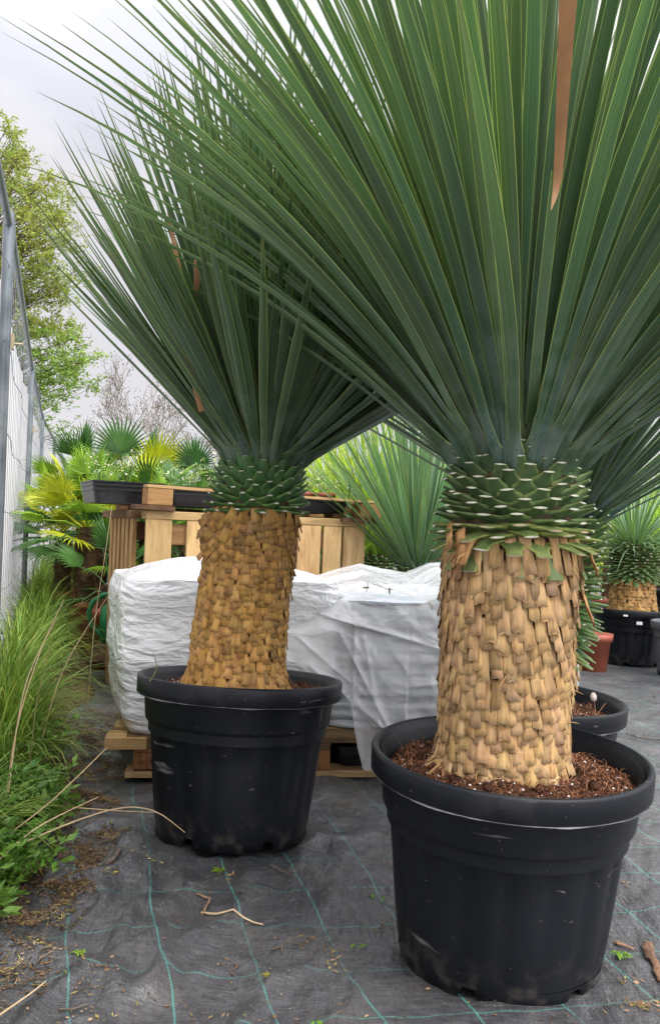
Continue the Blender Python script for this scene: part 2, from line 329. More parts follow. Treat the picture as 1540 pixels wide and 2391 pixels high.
# woven ground fabric
def ground_mat():
    m = bpy.data.materials.new('woven_ground_fabric'); m.use_nodes = True; t = m.node_tree; n = t.nodes; l = t.links
    b = n['Principled BSDF']
    def mth(op, a, bb=0.0, clamp=False):
        x = n.new('ShaderNodeMath'); x.operation = op; x.use_clamp = clamp
        for k, s_ in ((0, a), (1, bb)):
            if isinstance(s_, (int, float)): x.inputs[k].default_value = s_
            else: l.new(s_, x.inputs[k])
        return x.outputs[0]
    def noi(scale, det=4, strch=(1, 1, 1), rot=0):
        mp_ = n.new('ShaderNodeMapping'); mp_.inputs['Scale'].default_value = strch; mp_.inputs['Rotation'].default_value = (0, 0, rot)
        l.new(g.outputs['Position'], mp_.inputs[0])
        x = n.new('ShaderNodeTexNoise'); x.inputs['Scale'].default_value = scale; x.inputs['Detail'].default_value = det
        l.new(mp_.outputs[0], x.inputs['Vector']); return x.outputs['Fac']
    def mr(v, a, bb, c=0, d=1):
        x = n.new('ShaderNodeMapRange'); l.new(v, x.inputs[0])
        for i, q in enumerate((a, bb, c, d)): x.inputs[i + 1].default_value = q
        return x.outputs[0]
    def mix(f, a, bb):
        x = n.new('ShaderNodeMix'); x.data_type = 'RGBA'
        l.new(f, x.inputs['Factor']) if not isinstance(f, float) else setattr(x.inputs['Factor'], 'default_value', f)
        for k, s_ in (('A', a), ('B', bb)):
            if isinstance(s_, tuple): x.inputs[k].default_value = (*s_, 1)
            else: l.new(s_, x.inputs[k])
        return x.outputs['Result']
    g = n.new('ShaderNodeNewGeometry'); s3 = n.new('ShaderNodeSeparateXYZ'); l.new(g.outputs['Position'], s3.inputs[0])
    x, y, z = s3.outputs
    wob = mth('MULTIPLY', mth('SUBTRACT', noi(1.4, 3), .5), .10)
    wob2 = mth('MULTIPLY', mth('SUBTRACT', noi(2.3, 3, rot=1), .5), .09)
    u = mth('ADD', mth('ADD', x, mth('MULTIPLY', y, .285)), wob)
    v = mth('ADD', mth('SUBTRACT', y, mth('MULTIPLY', x, .17)), wob2)
    zig = mth('MULTIPLY', mth('SINE', mth('MULTIPLY', v, 900)), .0010)
    zig2 = mth('MULTIPLY', mth('SINE', mth('MULTIPLY', u, 900)), .0010)
    def line(c, per, off, wdt, zg):
        f = mth('FRACT', mth('DIVIDE', mth('ADD', mth('ADD', c, off), zg), per))
        d = mth('MULTIPLY', mth('ABSOLUTE', mth('SUBTRACT', f, .5)), per)
        return mr(d, wdt * .55, wdt, 1, 0)
    lu = line(u, .195, .11, .0024, zig); lv = line(v, .187, .035, .0020, zig2)
    lv = mth('MULTIPLY', lv, .85)
    lines = mth('MULTIPLY', mth('MAXIMUM', lu, lv), mr(noi(3.1, 3), .32, .5, .35, 1))
    base = mix(mr(noi(2.2, 6), .35, .68), (.030, .031, .034), (.066, .065, .068))
    dust = mr(noi(5, 8), .52, .72)
    base = mix(mth('MULTIPLY', dust, .45), base, (.13, .115, .10))
    # strand streaks
    st1 = noi(60, 3, (6, .4, 1), R_(-16)); st2 = noi(60, 3, (.3, 5, 1), R_(-10))
    base = mix(mr(st2, .45, .62, 0, .55), base, (.115, .115, .12))
    base = mix(mr(st1, .5, .65, 0, .35), base, (.02, .02, .022))
    speck = mr(noi(140, 2), .70, .76); base = mix(mth('MULTIPLY', speck, .5), base, (.30, .25, .19))
    base = mix(mth('MULTIPLY', lines, .85), base, (.07, .25, .215))
    l.new(base, b.inputs['Base Color'])
    l.new(mr(noi(3.5, 4), .35, .7, .32, .50), b.inputs['Roughness'])
    b.inputs['Specular IOR Level'].default_value = .8
    w1 = n.new('ShaderNodeMath'); w1.operation = 'ADD'; l.new(st1, w1.inputs[0]); l.new(st2, w1.inputs[1])
    b1 = n.new('ShaderNodeBump'); b1.inputs['Strength'].default_value = .55; b1.inputs['Distance'].default_value = .0022; l.new(w1.outputs[0], b1.inputs['Height'])
    b2 = n.new('ShaderNodeBump'); b2.inputs['Strength'].default_value = 1.0; b2.inputs['Distance'].default_value = .035; l.new(noi(10, 5, (1, .55, 1), .6), b2.inputs['Height'])
    l.new(b1.outputs[0], b2.inputs['Normal']); l.new(b2.outputs[0], b.inputs['Normal'])
    return m
M['ground'] = ground_mat()

# ------------------------------------------------------------------ ground
def gz(x, y):
    """height of the fabric: soft folds, stronger at the left"""
    k = 1.0 if x < -.1 else max(.35, 1 - (x + .1) * 1.8)
    k *= max(0.2, 1 - max(0, y - 4) * .3)
    a = noise.noise(Vector((x * 2.6 + y * 1.4, y * 1.5 - x * .6, 1.3)))
    b = noise.noise(Vector((x * 7.5 + y * 3.4, y * 2.4, 5.1)))
    c = noise.noise(Vector((x * 16 + y * 5, y * 6, 2.2)))
    rg = 1 - abs(noise.noise(Vector((x * 3.6 - y * 1.2, y * 2.2 + x * 2.4, 9.7)))) * 3.2
    rg2 = 1 - abs(noise.noise(Vector((x * 8 - y * 2.5, y * 4.5 + x * 3, 3.7)))) * 3
    lf = 1 + 1.1 * max(0, min(1, (-x) * 2)) * max(0, min(1, (2.9 - y)))
    dip = .022 * math.exp(-(((x - .405) ** 2 + (y - 1.86) ** 2) / .16) ** 2)
    return -dip + k * (a * .022 + b * .012 + c * .006 + lf * (max(0, rg) ** 2 * .016 + max(0, rg2) ** 2 * .009) - .010)
def axis_coords(lo, hi, a, b, step, grow=1.18):
    c = list(np.arange(a, b, step)); s_ = step
    while c[-1] < hi: s_ *= grow; c.append(c[-1] + s_)
    s_ = step
    while c[0] > lo: s_ *= grow; c.insert(0, c[0] - s_)
    return np.array(c)
xs = axis_coords(-70, 70, -1.3, 1.7, .016); ys = axis_coords(-12, 120, 1.2, 4.2, .018)
mb = MB(); vv = np.zeros((len(ys), len(xs), 3))
for j, yy in enumerate(ys):
    for i, xx in enumerate(xs):
        vv[j, i] = (xx, yy, gz(xx, yy) if abs(xx) < 6 and -1 < yy < 14 else 0)
mb.add(vv, gridf(len(ys), len(xs)))
tag(mb.build('ground', M['ground']), None, None, kind='structure')

# earth bank under the weeds along the fence
def fence_x(y): return -.226 - .32 * y
def edge_x(y): return -.56 - .10 * y - .17 * max(0, y - 2.6) + .05 * math.sin(y * 3.1) + .03 * math.sin(y * 7.7)
def bz(x, y):
    d = edge_x(y) - x
    if d <= -.06: return -.03
    h = .10 * (1 - math.exp(-max(0, d + .03) * 5)) + .015 * noise.noise(Vector((x * 6, y * 6, 0))) - .012
    return h + .02 * min(max(y - 2, 0), 6)
mb = MB(); ysb = np.arange(.9, 22, .05); K = 26; vv = np.zeros((len(ysb), K, 3))
for j, yy in enumerate(ysb):
    for i in range(K):
        e_ = edge_x(yy) + .05; xx = e_ - (i / (K - 1)) ** 1.5 * (e_ - (fence_x(yy) - 2.6))
        vv[j, i] = (xx, yy, gz(xx, yy) - .004 if i == 0 else bz(xx, yy))
mb.add(vv, gridf(len(ysb), K)[:, ::-1])
M['earth'] = mat('bank_earth', [(.3, (.035, .024, .014)), (.5, (.085, .055, .03)), (.75, (.17, .12, .07))], 22, 8, rough=.95, bump=(60, 1, .015), spec=.1)
tag(mb.build('earth_bank', M['earth']), None, None, kind='structure')

# ------------------------------------------------------------------ plant pots
def lathe(mb, prof, n=96, flute=None, mat=0, tint=(1, 1, 1), cx=0, cy=0, wob=0):
    ph = np.linspace(0, 2 * math.pi, n, endpoint=False); rows = []
    for r, z, fl in prof:
        rr = r * np.ones(n)
        if fl: rr = rr - fl * (0.5 + 0.5 * np.cos(ph * 18)) ** 3
        rr = rr * (1 + wob * np.sin(ph * 2 + 1) + wob * .6 * np.sin(ph * 3))
        rows.append(np.stack([cx + rr * np.cos(ph), cy + rr * np.sin(ph), np.full(n, z)], -1))
    v = np.array(rows); mb.add(v, gridf(len(prof), n, True), mat=mat, tint=tint)

def make_pot(parent, R, H, mat_=None, notch=True, wob=.006, flash=True, rot=(0, 0, 0), rim_h=.052):
    k = R / .30; n = 108; m = mat_ or M['plastic']
    mb = MB()
    prof = [(R * .735, .034, 0), (R * .742, .040, 0), (R * .775, H * .25, .006 * k), (R * .815, H * .50, .006 * k), (R * .85, H * .70 - .005, .006 * k),
            (R * .862, H * .70, .001), (R * .890, H * .715, 0), (R * .900, H * .73, 0), (R * .922, H - rim_h, 0), (R * .93, H - rim_h + .004, 0)]
    lathe(mb, prof, n, wob=wob)
    ph = np.linspace(0, 2 * math.pi, n, endpoint=False)
    foot = []   # ring of feet with gaps
    for i in range(n):
        gap = notch and (i % 18) in (0, 1, 2)
        z0 = .026 if gap else 0.0
        foot.append(z0)
    top = np.stack([R * .735 * np.cos(ph), R * .735 * np.sin(ph), np.full(n, .034)], -1)
    bot = np.stack([R * .725 * np.cos(ph), R * .725 * np.sin(ph), np.array(foot)], -1)
    inn = np.stack([R * .69 * np.cos(ph), R * .69 * np.sin(ph), np.array(foot)], -1)
    inn2 = np.stack([R * .69 * np.cos(ph), R * .69 * np.sin(ph), np.full(n, .03)], -1)
    cen = np.stack([0 * ph, 0 * ph, np.full(n, .03)], -1)
    mb.add(np.array([cen, inn2, inn, bot, top]), gridf(5, n, True), mat=0)
    lathe(mb, [(R * .93, H - .01, 0), (R * .90, H - .02, 0), (R * .86, H - .16 * k, 0)], n, wob=wob)     # inside wall
    pot = mb.build('pot', [m], parent); pot.rotation_euler = rot
    mb = MB(); r0 = R * .93
    lathe(mb, [(r0 + .001, H - rim_h + .006, 0), (R - .004, H - rim_h, 0), (R - .001, H - rim_h + .003, 0), (R, H - .007, 0), (R - .002, H - .002, 0),
               (R - .006, H, 0), (R - .011, H - .0006, 0), (R - .0145, H - .003, 0), (r0 - .006, H - .03, 0)], n, wob=wob)
    if flash:
        ph = np.linspace(0, 2 * math.pi, 240, endpoint=False)
        h = np.array([.0004 + .005 * max(0, noise.noise(Vector((math.cos(p) * 3.1, math.sin(p) * 3.1, R * 40))) - .05) + .0010 * noise.noise(Vector((math.cos(p) * 30, math.sin(p) * 30, 0))) for p in ph])
        h = np.maximum(h, .0006)
        wv = 1 + wob * np.sin(ph * 2 + 1) + wob * .6 * np.sin(ph * 3)
        a = np.stack([(R - .003) * wv * np.cos(ph), (R - .003) * wv * np.sin(ph), np.full(240, H - rim_h + .0005)], -1)
        b = np.stack([(R - .001 + h * .25) * wv * np.cos(ph), (R - .001 + h * .25) * wv * np.sin(ph), H - rim_h - h], -1)
        mb.add(np.array([a, b]), gridf(2, 240, True), mat=1)
    mb.build('rim', [m, M['flash']], pot)
    return pot

def make_soil(parent, R, z, n_f=1500, mound=.03, rot=(0, 0, 0), hole=0):
    mb = MB(); nr, na = 34, 120
    def hz(x, y):
        r = math.hypot(x, y) / R
        return z + mound * (1 - r * r) + .013 * noise.noise(Vector((x * 14, y * 14, R * 31))) + .008 * noise.noise(Vector((x * 38, y * 38, 3))) + .004 * noise.noise(Vector((x * 90, y * 90, 3)))
    v = np.zeros((nr, na, 3))
    for i in range(nr):
        for j in range(na):
            r = R * (i + .01) / (nr - 1); a = 2 * math.pi * j / na; x, y = r * math.cos(a), r * math.sin(a)
            v[i, j] = (x, y, hz(x, y))
    mb.add(v, gridf(nr, na, True), mat=0)
    for k in range(n_f):
        r = R * .97 * math.sqrt(random.random()); a = random.uniform(0, 6.283); x, y = r * math.cos(a), r * math.sin(a)
        d = random.uniform(0, 6.283); ln = random.uniform(.006, .022); wd = random.uniform(.0006, .0016)
        p0 = np.array([x, y, hz(x, y) + .001]); dr = np.array([math.cos(d), math.sin(d), random.uniform(-.2, .7)]) * ln
        sd = np.array([-math.sin(d), math.cos(d), 0]) * wd
        mid = p0 + dr * .5 + np.array([0, 0, ln * .25])
        t = random.uniform(.5, 1.5)
        mb.add([p0 - sd, p0 + sd, mid + sd, mid - sd, p0 + dr + sd * .5, p0 + dr - sd * .5], [(0, 1, 2, 3), (3, 2, 4, 5)], mat=1, tint=(t, t, t))
    for k in range(n_f // 12):
        r = R * .95 * math.sqrt(random.random()); a = random.uniform(0, 6.283); x, y = r * math.cos(a), r * math.sin(a)
        blob(mb, (x, y, hz(x, y) + .001), random.uniform(.0012, .0034), mat=2)
    for k in range(n_f // 30):      # clods
        r = R * .92 * math.sqrt(random.random()); a = random.uniform(0, 6.283); x, y = r * math.cos(a), r * math.sin(a)
        t = random.uniform(.6, 1.3); blob(mb, (x, y, hz(x, y) + .002), random.uniform(.005, .014), mat=0, tint=(t, t, t), rgh=.45)
    o = mb.build('soil', [M['soil'], M['fibre'], M['perlite']], parent); o.rotation_euler = rot
    return o
_ico = None
def blob(mb, c, r, mat=0, tint=(1, 1, 1), rgh=.25, sq=(1, 1, .8)):
    global _ico
    if _ico is None:
        t = (1 + 5 ** .5) / 2
        v = np.array([(-1, t, 0), (1, t, 0), (-1, -t, 0), (1, -t, 0), (0, -1, t), (0, 1, t), (0, -1, -t), (0, 1, -t), (t, 0, -1), (t, 0, 1), (-t, 0, -1), (-t, 0, 1)]) / math.hypot(1, t)
        f = [(0, 11, 5), (0, 5, 1), (0, 1, 7), (0, 7, 10), (0, 10, 11), (1, 5, 9), (5, 11, 4), (11, 10, 2), (10, 7, 6), (7, 1, 8), (3, 9, 4), (3, 4, 2), (3, 2, 6), (3, 6, 8), (3, 8, 9), (4, 9, 5), (2, 4, 11), (6, 2, 10), (8, 6, 7), (9, 8, 1)]
        _ico = (v, np.array(f))
    v = _ico[0] * (1 + rng.uniform(-rgh, rgh, (12, 1))) * r * np.array(sq)
    mb.add(v + np.array(c), tris=_ico[1], mat=mat, tint=tint)

# ------------------------------------------------------------------ yucca pieces
def frame(phi): 
    n_ = np.array([math.cos(phi), math.sin(phi), 0.]); t_ = np.array([-math.sin(phi), math.cos(phi), 0.])
    return t_, n_, np.array([0, 0, 1.])
def loft(mb, sec, mat=0, tint=None, capmat=None, captint=(1, 1, 1), uv=None):
    nr, nc, _ = sec.shape
    tt = (1, 1, 1) if tint is None else tint
    mb.add(sec, gridf(nr, nc, True), mat=mat, tint=tt, uv=uv)
    if capmat is not None:
        last = sec[-1]; c = last.mean(0, keepdims=True)
        mb.add(np.vstack([last, c]), tris=[(k, (k + 1) % nc, nc) for k in range(nc)], mat=capmat, tint=captint)

A7 = np.array([-1, -.62, 0, .62, 1, .6, 0, -.6]); TOP = np.array([0, 1, 1, 1, 0, -1, -1, -1]) * 1.0
def dry_scale(mb, o, phi, W, Lh, skew, slope, base_off, tint, thick=.0022, knee=.010):
    """one dead leaf base: springs out of the trunk, bends over and hangs down to a cut end"""
    t_, n_, u_ = frame(phi)
    cs, sn = math.cos(skew), math.sin(skew); down = -u_ * cs + t_ * sn; side = t_ * cs + u_ * sn
    S = np.array([0, .10, .24, .5, .8, 1.0]); wd = np.array([1.1, 1.02, .88, .86, .95, 1.04])
    offs = base_off + np.array([-.006, knee * .7, knee, knee * .9 + slope * Lh * .3, knee * .8 + slope * Lh * .75, knee * .7 + slope * Lh])
    sec = np.zeros((6, 8, 3)); crl = random.uniform(-.003, .004); tw = random.uniform(-.14, .14)
    e1, e2 = random.uniform(-.05, .05), random.uniform(-.02, .06)
    for i, s_ in enumerate(S):
        for j in range(8):
            a = A7[j]; bul = (1 - a * a) * .11 * W * (1.5 - .8 * s_)
            y_ = offs[i] + bul + TOP[j] * thick * .5 + (crl * s_ * s_) + tw * a * W * .35 * s_
            ll = Lh * s_ + (Lh * (e1 * a + e2 * abs(a)) if i == 5 else 0)
            sec[i, j] = o + down * ll + side * (a * W * .5 * wd[i]) + n_ * y_
    base = np.array(tint)
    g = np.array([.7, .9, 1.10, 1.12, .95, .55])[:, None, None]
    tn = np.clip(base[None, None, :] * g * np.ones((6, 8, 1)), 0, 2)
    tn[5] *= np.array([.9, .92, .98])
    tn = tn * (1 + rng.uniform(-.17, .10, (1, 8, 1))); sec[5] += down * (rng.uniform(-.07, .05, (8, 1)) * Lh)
    uv = np.zeros((6, 8, 3))
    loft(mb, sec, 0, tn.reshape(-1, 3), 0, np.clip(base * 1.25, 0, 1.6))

def green_stub(mb, o, phi, W, Lh, elev, tint, tipw=.36, curve=0.0, dry=0.0):
    """cut green leaf base: broad clasping base, concave shoulders, blunt pale cut tip"""
    t_, n_, u_ = frame(phi)
    S = np.array([0, .22, .45, .72, 1.0]); wd = np.array([1.0, .86, .56, .38, tipw])
    th = np.array([.012, .010, .008, .005, .0032]); sec = np.zeros((5, 8, 3))
    p = np.array(o, float); prev = 0; roll = random.uniform(-.12, .12)
    for i, s_ in enumerate(S):
        e_ = elev + curve * s_; d = n_ * math.cos(e_) + u_ * math.sin(e_); nn = -n_ * math.sin(e_) + u_ * math.cos(e_)
        p = p + d * Lh * (s_ - prev); prev = s_
        sd = t_ * math.cos(roll * s_) + nn * math.sin(roll * s_)
        for j in range(8):
            a = A7[j]
            sec[i, j] = p + sd * (a * W * .5 * wd[i]) + nn * ((1 - a * a) * th[i] * TOP[j] * .8) + nn * (abs(a) ** 2 * .006 * (1 - s_)) - n_ * (.012 * abs(a) * (1 - s_))
    base = np.array(tint); tn = np.ones((5, 8, 3)) * base
    tn[:, [0, 4]] = np.array([2.4, 1.9, 1.4]) * base       # thin dry margins
    if dry: tn[3:] = tn[3:] * (1 - dry) + np.array([3.6, 2.0, 2.0]) * dry
    loft(mb, sec, 0, tn.reshape(-1, 3), 1, (1, 1, 1) if not dry else (.75, .62, .48))

def blade(mb, base, phi, th0, bend, Ln, W, mat=0, tint=(1, 1, 1), twist=0.0, nseg=14, keel=.27, flare=1.5, side=0.0, brown_from=None, wave=0):
    t_, n_, u_ = frame(phi); rn = random.random()
    S = np.linspace(0, 1, nseg + 1) ** 1.08
    wd = np.interp(S, [0, .03, .09, .3, .55, .8, .93, 1], [flare, 1.15, .74, .97, .98, .58, .24, .02])
    v = np.zeros((nseg + 1, 3, 3)); uv = np.zeros((nseg + 1, 3, 3)); p = np.array(base, float); prev = 0; sb = 0
    for i, s_ in enumerate(S):
        th = th0 + bend * s_ ** 1.4; sa = side * s_
        d = n_ * math.sin(th) * math.cos(sa) + u_ * math.cos(th) + t_ * math.sin(th) * math.sin(sa) + t_ * wave * math.sin(s_ * 5 + rn * 9) * .2
        d /= np.linalg.norm(d); p = p + d * Ln * (s_ - prev); prev = s_
        nn = -n_ * math.cos(th) + u_ * math.sin(th)         # upper face, towards the axis
        tw = twist * s_; sd = t_ * math.cos(tw) + nn * math.sin(tw); nn2 = np.cross(sd, d); nn2 = nn2 if nn2 @ nn > 0 else -nn2
        k = keel * (1 + 1.6 * max(0, .12 - s_) / .12)
        w2 = W * .5 * wd[i]
        v[i, 0] = p - sd * w2 + nn2 * w2 * k; v[i, 1] = p - nn2 * w2 * k; v[i, 2] = p + sd * w2 + nn2 * w2 * k
        uv[i, :, 0] = (-1, 0, 1); uv[i, :, 1] = s_; uv[i, :, 2] = rn
    mt = mat
    q = gridf(nseg + 1, 3)
    if brown_from is not None:
        mt = np.where(np.repeat(S[:-1], 2) >= brown_from, 1, 0)
    mb.add(v, q, mat=mt, tint=tint, uv=uv)

def crown(parent, name, c, r_top, n, thmax, Ln, W, mats, dome=.10, bend=(.05, .32), lean=(0, 0), seed=1, tintf=None, nseg=14, short=.10, gap=None):
    rs = random.Random(seed); mb = MB(); GA = math.pi * (3 - 5 ** .5)
    for i in range(n):
        f = (i + .5) / n; th = math.acos(1 - f * (1 - math.cos(thmax))); q = th / thmax
        phi = i * GA + rs.uniform(-.12, .12)
        if gap and gap[0] < (phi % (2 * math.pi)) < gap[1] and q > gap[2]: continue
        th += rs.uniform(-.05, .05)
        x, y = c[0] + r_top * q ** .8 * math.cos(phi), c[1] + r_top * q ** .8 * math.sin(phi); z = c[2] + dome * (1 - q ** 1.6)
        # lean of the whole head
        th2 = th + lean[0] * math.cos(phi) + lean[1] * math.sin(phi)
        tv = rs.uniform(.75, 1.25); tn = (tv * rs.uniform(.9, 1.12), tv, tv * rs.uniform(.88, 1.15))
        if tintf: tn = tuple(a * b for a, b in zip(tn, tintf(rs)))
        blade(mb, (x, y, z), phi, th2, rs.uniform(*bend) * (.35 + q), Ln * rs.uniform(.86, 1.07) * (1 - short * q ** 2), W * rs.uniform(.82, 1.15),
              tint=tn, twist=rs.uniform(-.5, .5), side=rs.uniform(-.10, .10), nseg=nseg, flare=1.75 * (.6 + .5 * q), wave=rs.uniform(-.3, .3))
    return mb.build(name, mats, parent)

def axis(p0, p1, curve=(0, 0)):
    def f(z):
        t = (z - p0[2]) / (p1[2] - p0[2]); b = 4 * t * (1 - t)
        return p0[0] + (p1[0] - p0[0]) * t + curve[0] * b, p0[1] + (p1[1] - p0[1]) * t + curve[1] * b
    return f

# ------------------------------------------------------------------ 1. right-hand yucca
def core(mb, ax, rad, z0, z1, mat=0):
    rows = []
    for z in np.linspace(z0, z1, 24):
        x, y = ax(z); ph = np.linspace(0, 6.2832, 40, endpoint=False)
        rows.append(np.stack([x + rad(z) * np.cos(ph), y + rad(z) * np.sin(ph), np.full(40, z)], -1))
    rows.append(np.repeat(rows[-1].mean(0, keepdims=True), 40, 0))
    mb.add(np.array(rows), gridf(len(rows), 40, True), mat=mat)

def big_yucca_right():
    O = Vector((.405, 1.86, -.022)); t = thing('potted_yucca', 'large yucca with straight tan scaly trunk in the nearest black pot', 'potted plant', O, group='large potted yuccas')
    rt = (R_(2.2), R_(.8), 0)
    make_pot(t, .300, .449, rot=rt)
    make_soil(t, .268, .394, 3600, .03, rot=rt)
    ax = axis((-.004, 0, .38), (.0, -.02, 1.12), (-.006, 0))
    rad = lambda z: np.interp(z, [.38, .43, .52, .72, .90, 1.12], [.136, .130, .124, .126, .130, .125])
    mb = MB(); core(mb, ax, rad, .37, 1.08, 1)
    rows, nA = 25, 28; z1, z0 = .922, .420; rs = random.Random(3)
    for r in range(rows, -1, -1):
        z = z0 + (z1 - z0) * (r / rows) ** 1.22
        for i in range(nA):
            if rs.random() < .03: continue
            phi = 2 * math.pi * (i + .5 * (r % 2)) / nA + rs.uniform(-.028, .028) + .03 * r; zz = z + rs.uniform(-.004, .004)
            x, y = ax(zz); rr = rad(zz); low = max(0, (.52 - z) / .12)
            g = rs.uniform(.84, 1.10); fresh = rs.random() < low * .45
            tn = np.array([g, g * rs.uniform(.92, 1.02), g * rs.uniform(.80, 1.02)])
            if fresh: tn = np.array([1.3, 1.35, 1.38])
            elif rs.random() < .08: tn *= np.array([.7, .7, .74])
            L_ = rs.uniform(.053, .065) * (1 - .12 * low) * np.interp(z, [.5, .85], [.92, 1.28]); sk = .10 + rs.uniform(-.08, .08) + low * .25 * math.sin(phi * 2)
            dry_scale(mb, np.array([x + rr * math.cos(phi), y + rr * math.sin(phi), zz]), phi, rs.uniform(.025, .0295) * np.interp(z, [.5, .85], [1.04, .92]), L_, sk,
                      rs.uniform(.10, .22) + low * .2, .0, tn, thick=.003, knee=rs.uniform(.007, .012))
    for k in range(90):     # loose fibres and splinters
        phi = rs.uniform(0, 6.283); z = rs.uniform(.42, .9); x, y = ax(z); rr = rad(z) + .018
        p = Vector((x + rr * math.cos(phi), y + rr * math.sin(phi), z)); d = Vector((math.cos(phi) * .3 + rs.uniform(-.4, .4), math.sin(phi) * .3, rs.uniform(-1, .3))).normalized()
        mb.tube([p, p + d * rs.uniform(.012, .035)], [.0011, .0004], 4, tint=(1.2, 1.15, .9), cap=False)
    for k in range(16):     # splayed scales at the lower left
        phi = math.pi * rs.uniform(1.0, 1.25); z = rs.uniform(.405, .45); x, y = ax(z); rr = rad(z)
        dry_scale(mb, np.array([x + rr * math.cos(phi), y + rr * math.sin(phi), z]), phi, .022, rs.uniform(.045, .065), rs.uniform(-.5, .5), .95, .004, (1.05, 1.0, .9))
    mb.build('trunk', [M['scale'], M['core']], t, smooth=False)
    mb = MB()
    rows, nA = 13, 14
    for r in range(rows, -1, -1):
        q = r / rows; z = .890 + (1.080 - .890) * q
        for i in range(nA + (2 if r < 4 else 0)):
            n_here = nA + (2 if r < 4 else 0)
            phi = 2 * math.pi * (i + .5 * (r % 2)) / n_here + rs.uniform(-.05, .05) + r * .02; zz = z + rs.uniform(-.005, .005)
            x, y = ax(zz); rr = rad(zz) - .004
            if r == 0 and rs.random() < .45: continue
            el = np.interp(q, [0, .08, .22, .5, 1], [-.95, -.2, .15, .62, 1.05]) + rs.uniform(-.12, .12)
            g = rs.uniform(.8, 1.2); tn = np.array([g, g, g]) * (np.array([1.75, 1.25, 1.15]) if q < .3 else np.array([1, .85, .95])) * np.interp(math.cos(phi), [-1, 1], [.85, 1.35])  # stubs on the right tinted lighter, sunlit side painted into the colour
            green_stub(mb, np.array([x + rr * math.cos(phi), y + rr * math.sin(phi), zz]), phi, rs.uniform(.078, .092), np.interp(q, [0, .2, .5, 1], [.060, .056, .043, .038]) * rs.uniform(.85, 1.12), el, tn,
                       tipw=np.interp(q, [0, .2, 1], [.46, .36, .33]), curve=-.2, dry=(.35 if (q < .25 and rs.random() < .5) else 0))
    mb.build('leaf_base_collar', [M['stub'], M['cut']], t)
    for (a, z, sk, L_) in ((3.75, .93, .5, .07), (3.95, .915, -.2, .06), (3.5, .935, .9, .08), (5.9, .90, -.4, .06), (5.85, .80, -.6, .07)):
        mb = MB(); x, y = ax(z); rr = rad(z) + .012
        dry_scale(mb, np.array([x + rr * math.cos(a), y + rr * math.sin(a), z]), a, .036, L_, sk, .35, .012, (1.0, .86, .72))
        mb.build('loose_scale', [M['scale']], t)
    cr_ = crown(t, 'crown', (.0, -.02, 1.062), .128, 620, R_(48.5), 1.18, .0245, [M['leaf']], dome=.10, bend=(.22, .42), seed=11, lean=(.045, .05), short=.06, gap=(4.46, 4.70, .52))
    # one withered blade, green below and brown above
    mb = MB(); b0 = P(1238, 985, 1.70) - O; b1 = P(1300, 395, 1.22) - O; b2 = P(1325, 0, 1.06) - O; b3 = P(1345, -230, 1.0) - O
    pts = [b0, b0.lerp(b1, .5) + Vector((-.006, -.02, 0)), b1]
    ribbon(mb, pts, [.022, .021, .018], mat=0, uvs=(.1, .5), notip=True)
    ribbon(mb, [b1 + Vector((-.010, -.012, -.065)), b1 + Vector((0, -.006, .0)), b2, b3], [.0004, .014, .024, .026], mat=1)
    mb.build('withered_leaf', [M['leaf'], M['dead_leaf']], cr_)
    return t

def ribbon(mb, pts, wd, mat=0, tint=(1, 1, 1), n=18, uvs=(0, .8), notip=False, nrm=Vector((0, -1, .1)), keel=.12):
    pts = [Vector(p) for p in pts]; m = len(pts); out_ = []
    xs_ = np.linspace(0, m - 1, n + 1); P_ = np.array([tuple(p) for p in pts])
    def cat(x):
        i = min(int(x), m - 2); f = x - i
        a, b, c, d = P_[max(i - 1, 0)], P_[i], P_[i + 1], P_[min(i + 2, m - 1)]
        return .5 * ((2 * b) + (c - a) * f + (2 * a - 5 * b + 4 * c - d) * f * f + (3 * b - a - 3 * c + d) * f ** 3)
    ctr = [Vector(cat(x)) for x in xs_]; ww = np.interp(xs_, range(m), wd)
    v = np.zeros((n + 1, 3, 3)); uv = np.zeros((n + 1, 3, 3))
    for i, c_ in enumerate(ctr):
        d = (ctr[min(i + 1, n)] - ctr[max(i - 1, 0)]).normalized(); sd = d.cross(nrm).normalized(); nn = sd.cross(d)
        a = ww[i] * .5
        v[i, 0] = c_ - sd * a; v[i, 1] = c_ + nn * a * keel * 2; v[i, 2] = c_ + sd * a
        s_ = uvs[0] + (uvs[1] - uvs[0]) * i / n; uv[i, :, 0] = (-1, 0, 1); uv[i, :, 1] = s_
    mb.add(v, gridf(n + 1, 3), mat=mat, tint=tint, uv=uv)

big_yucca_right()

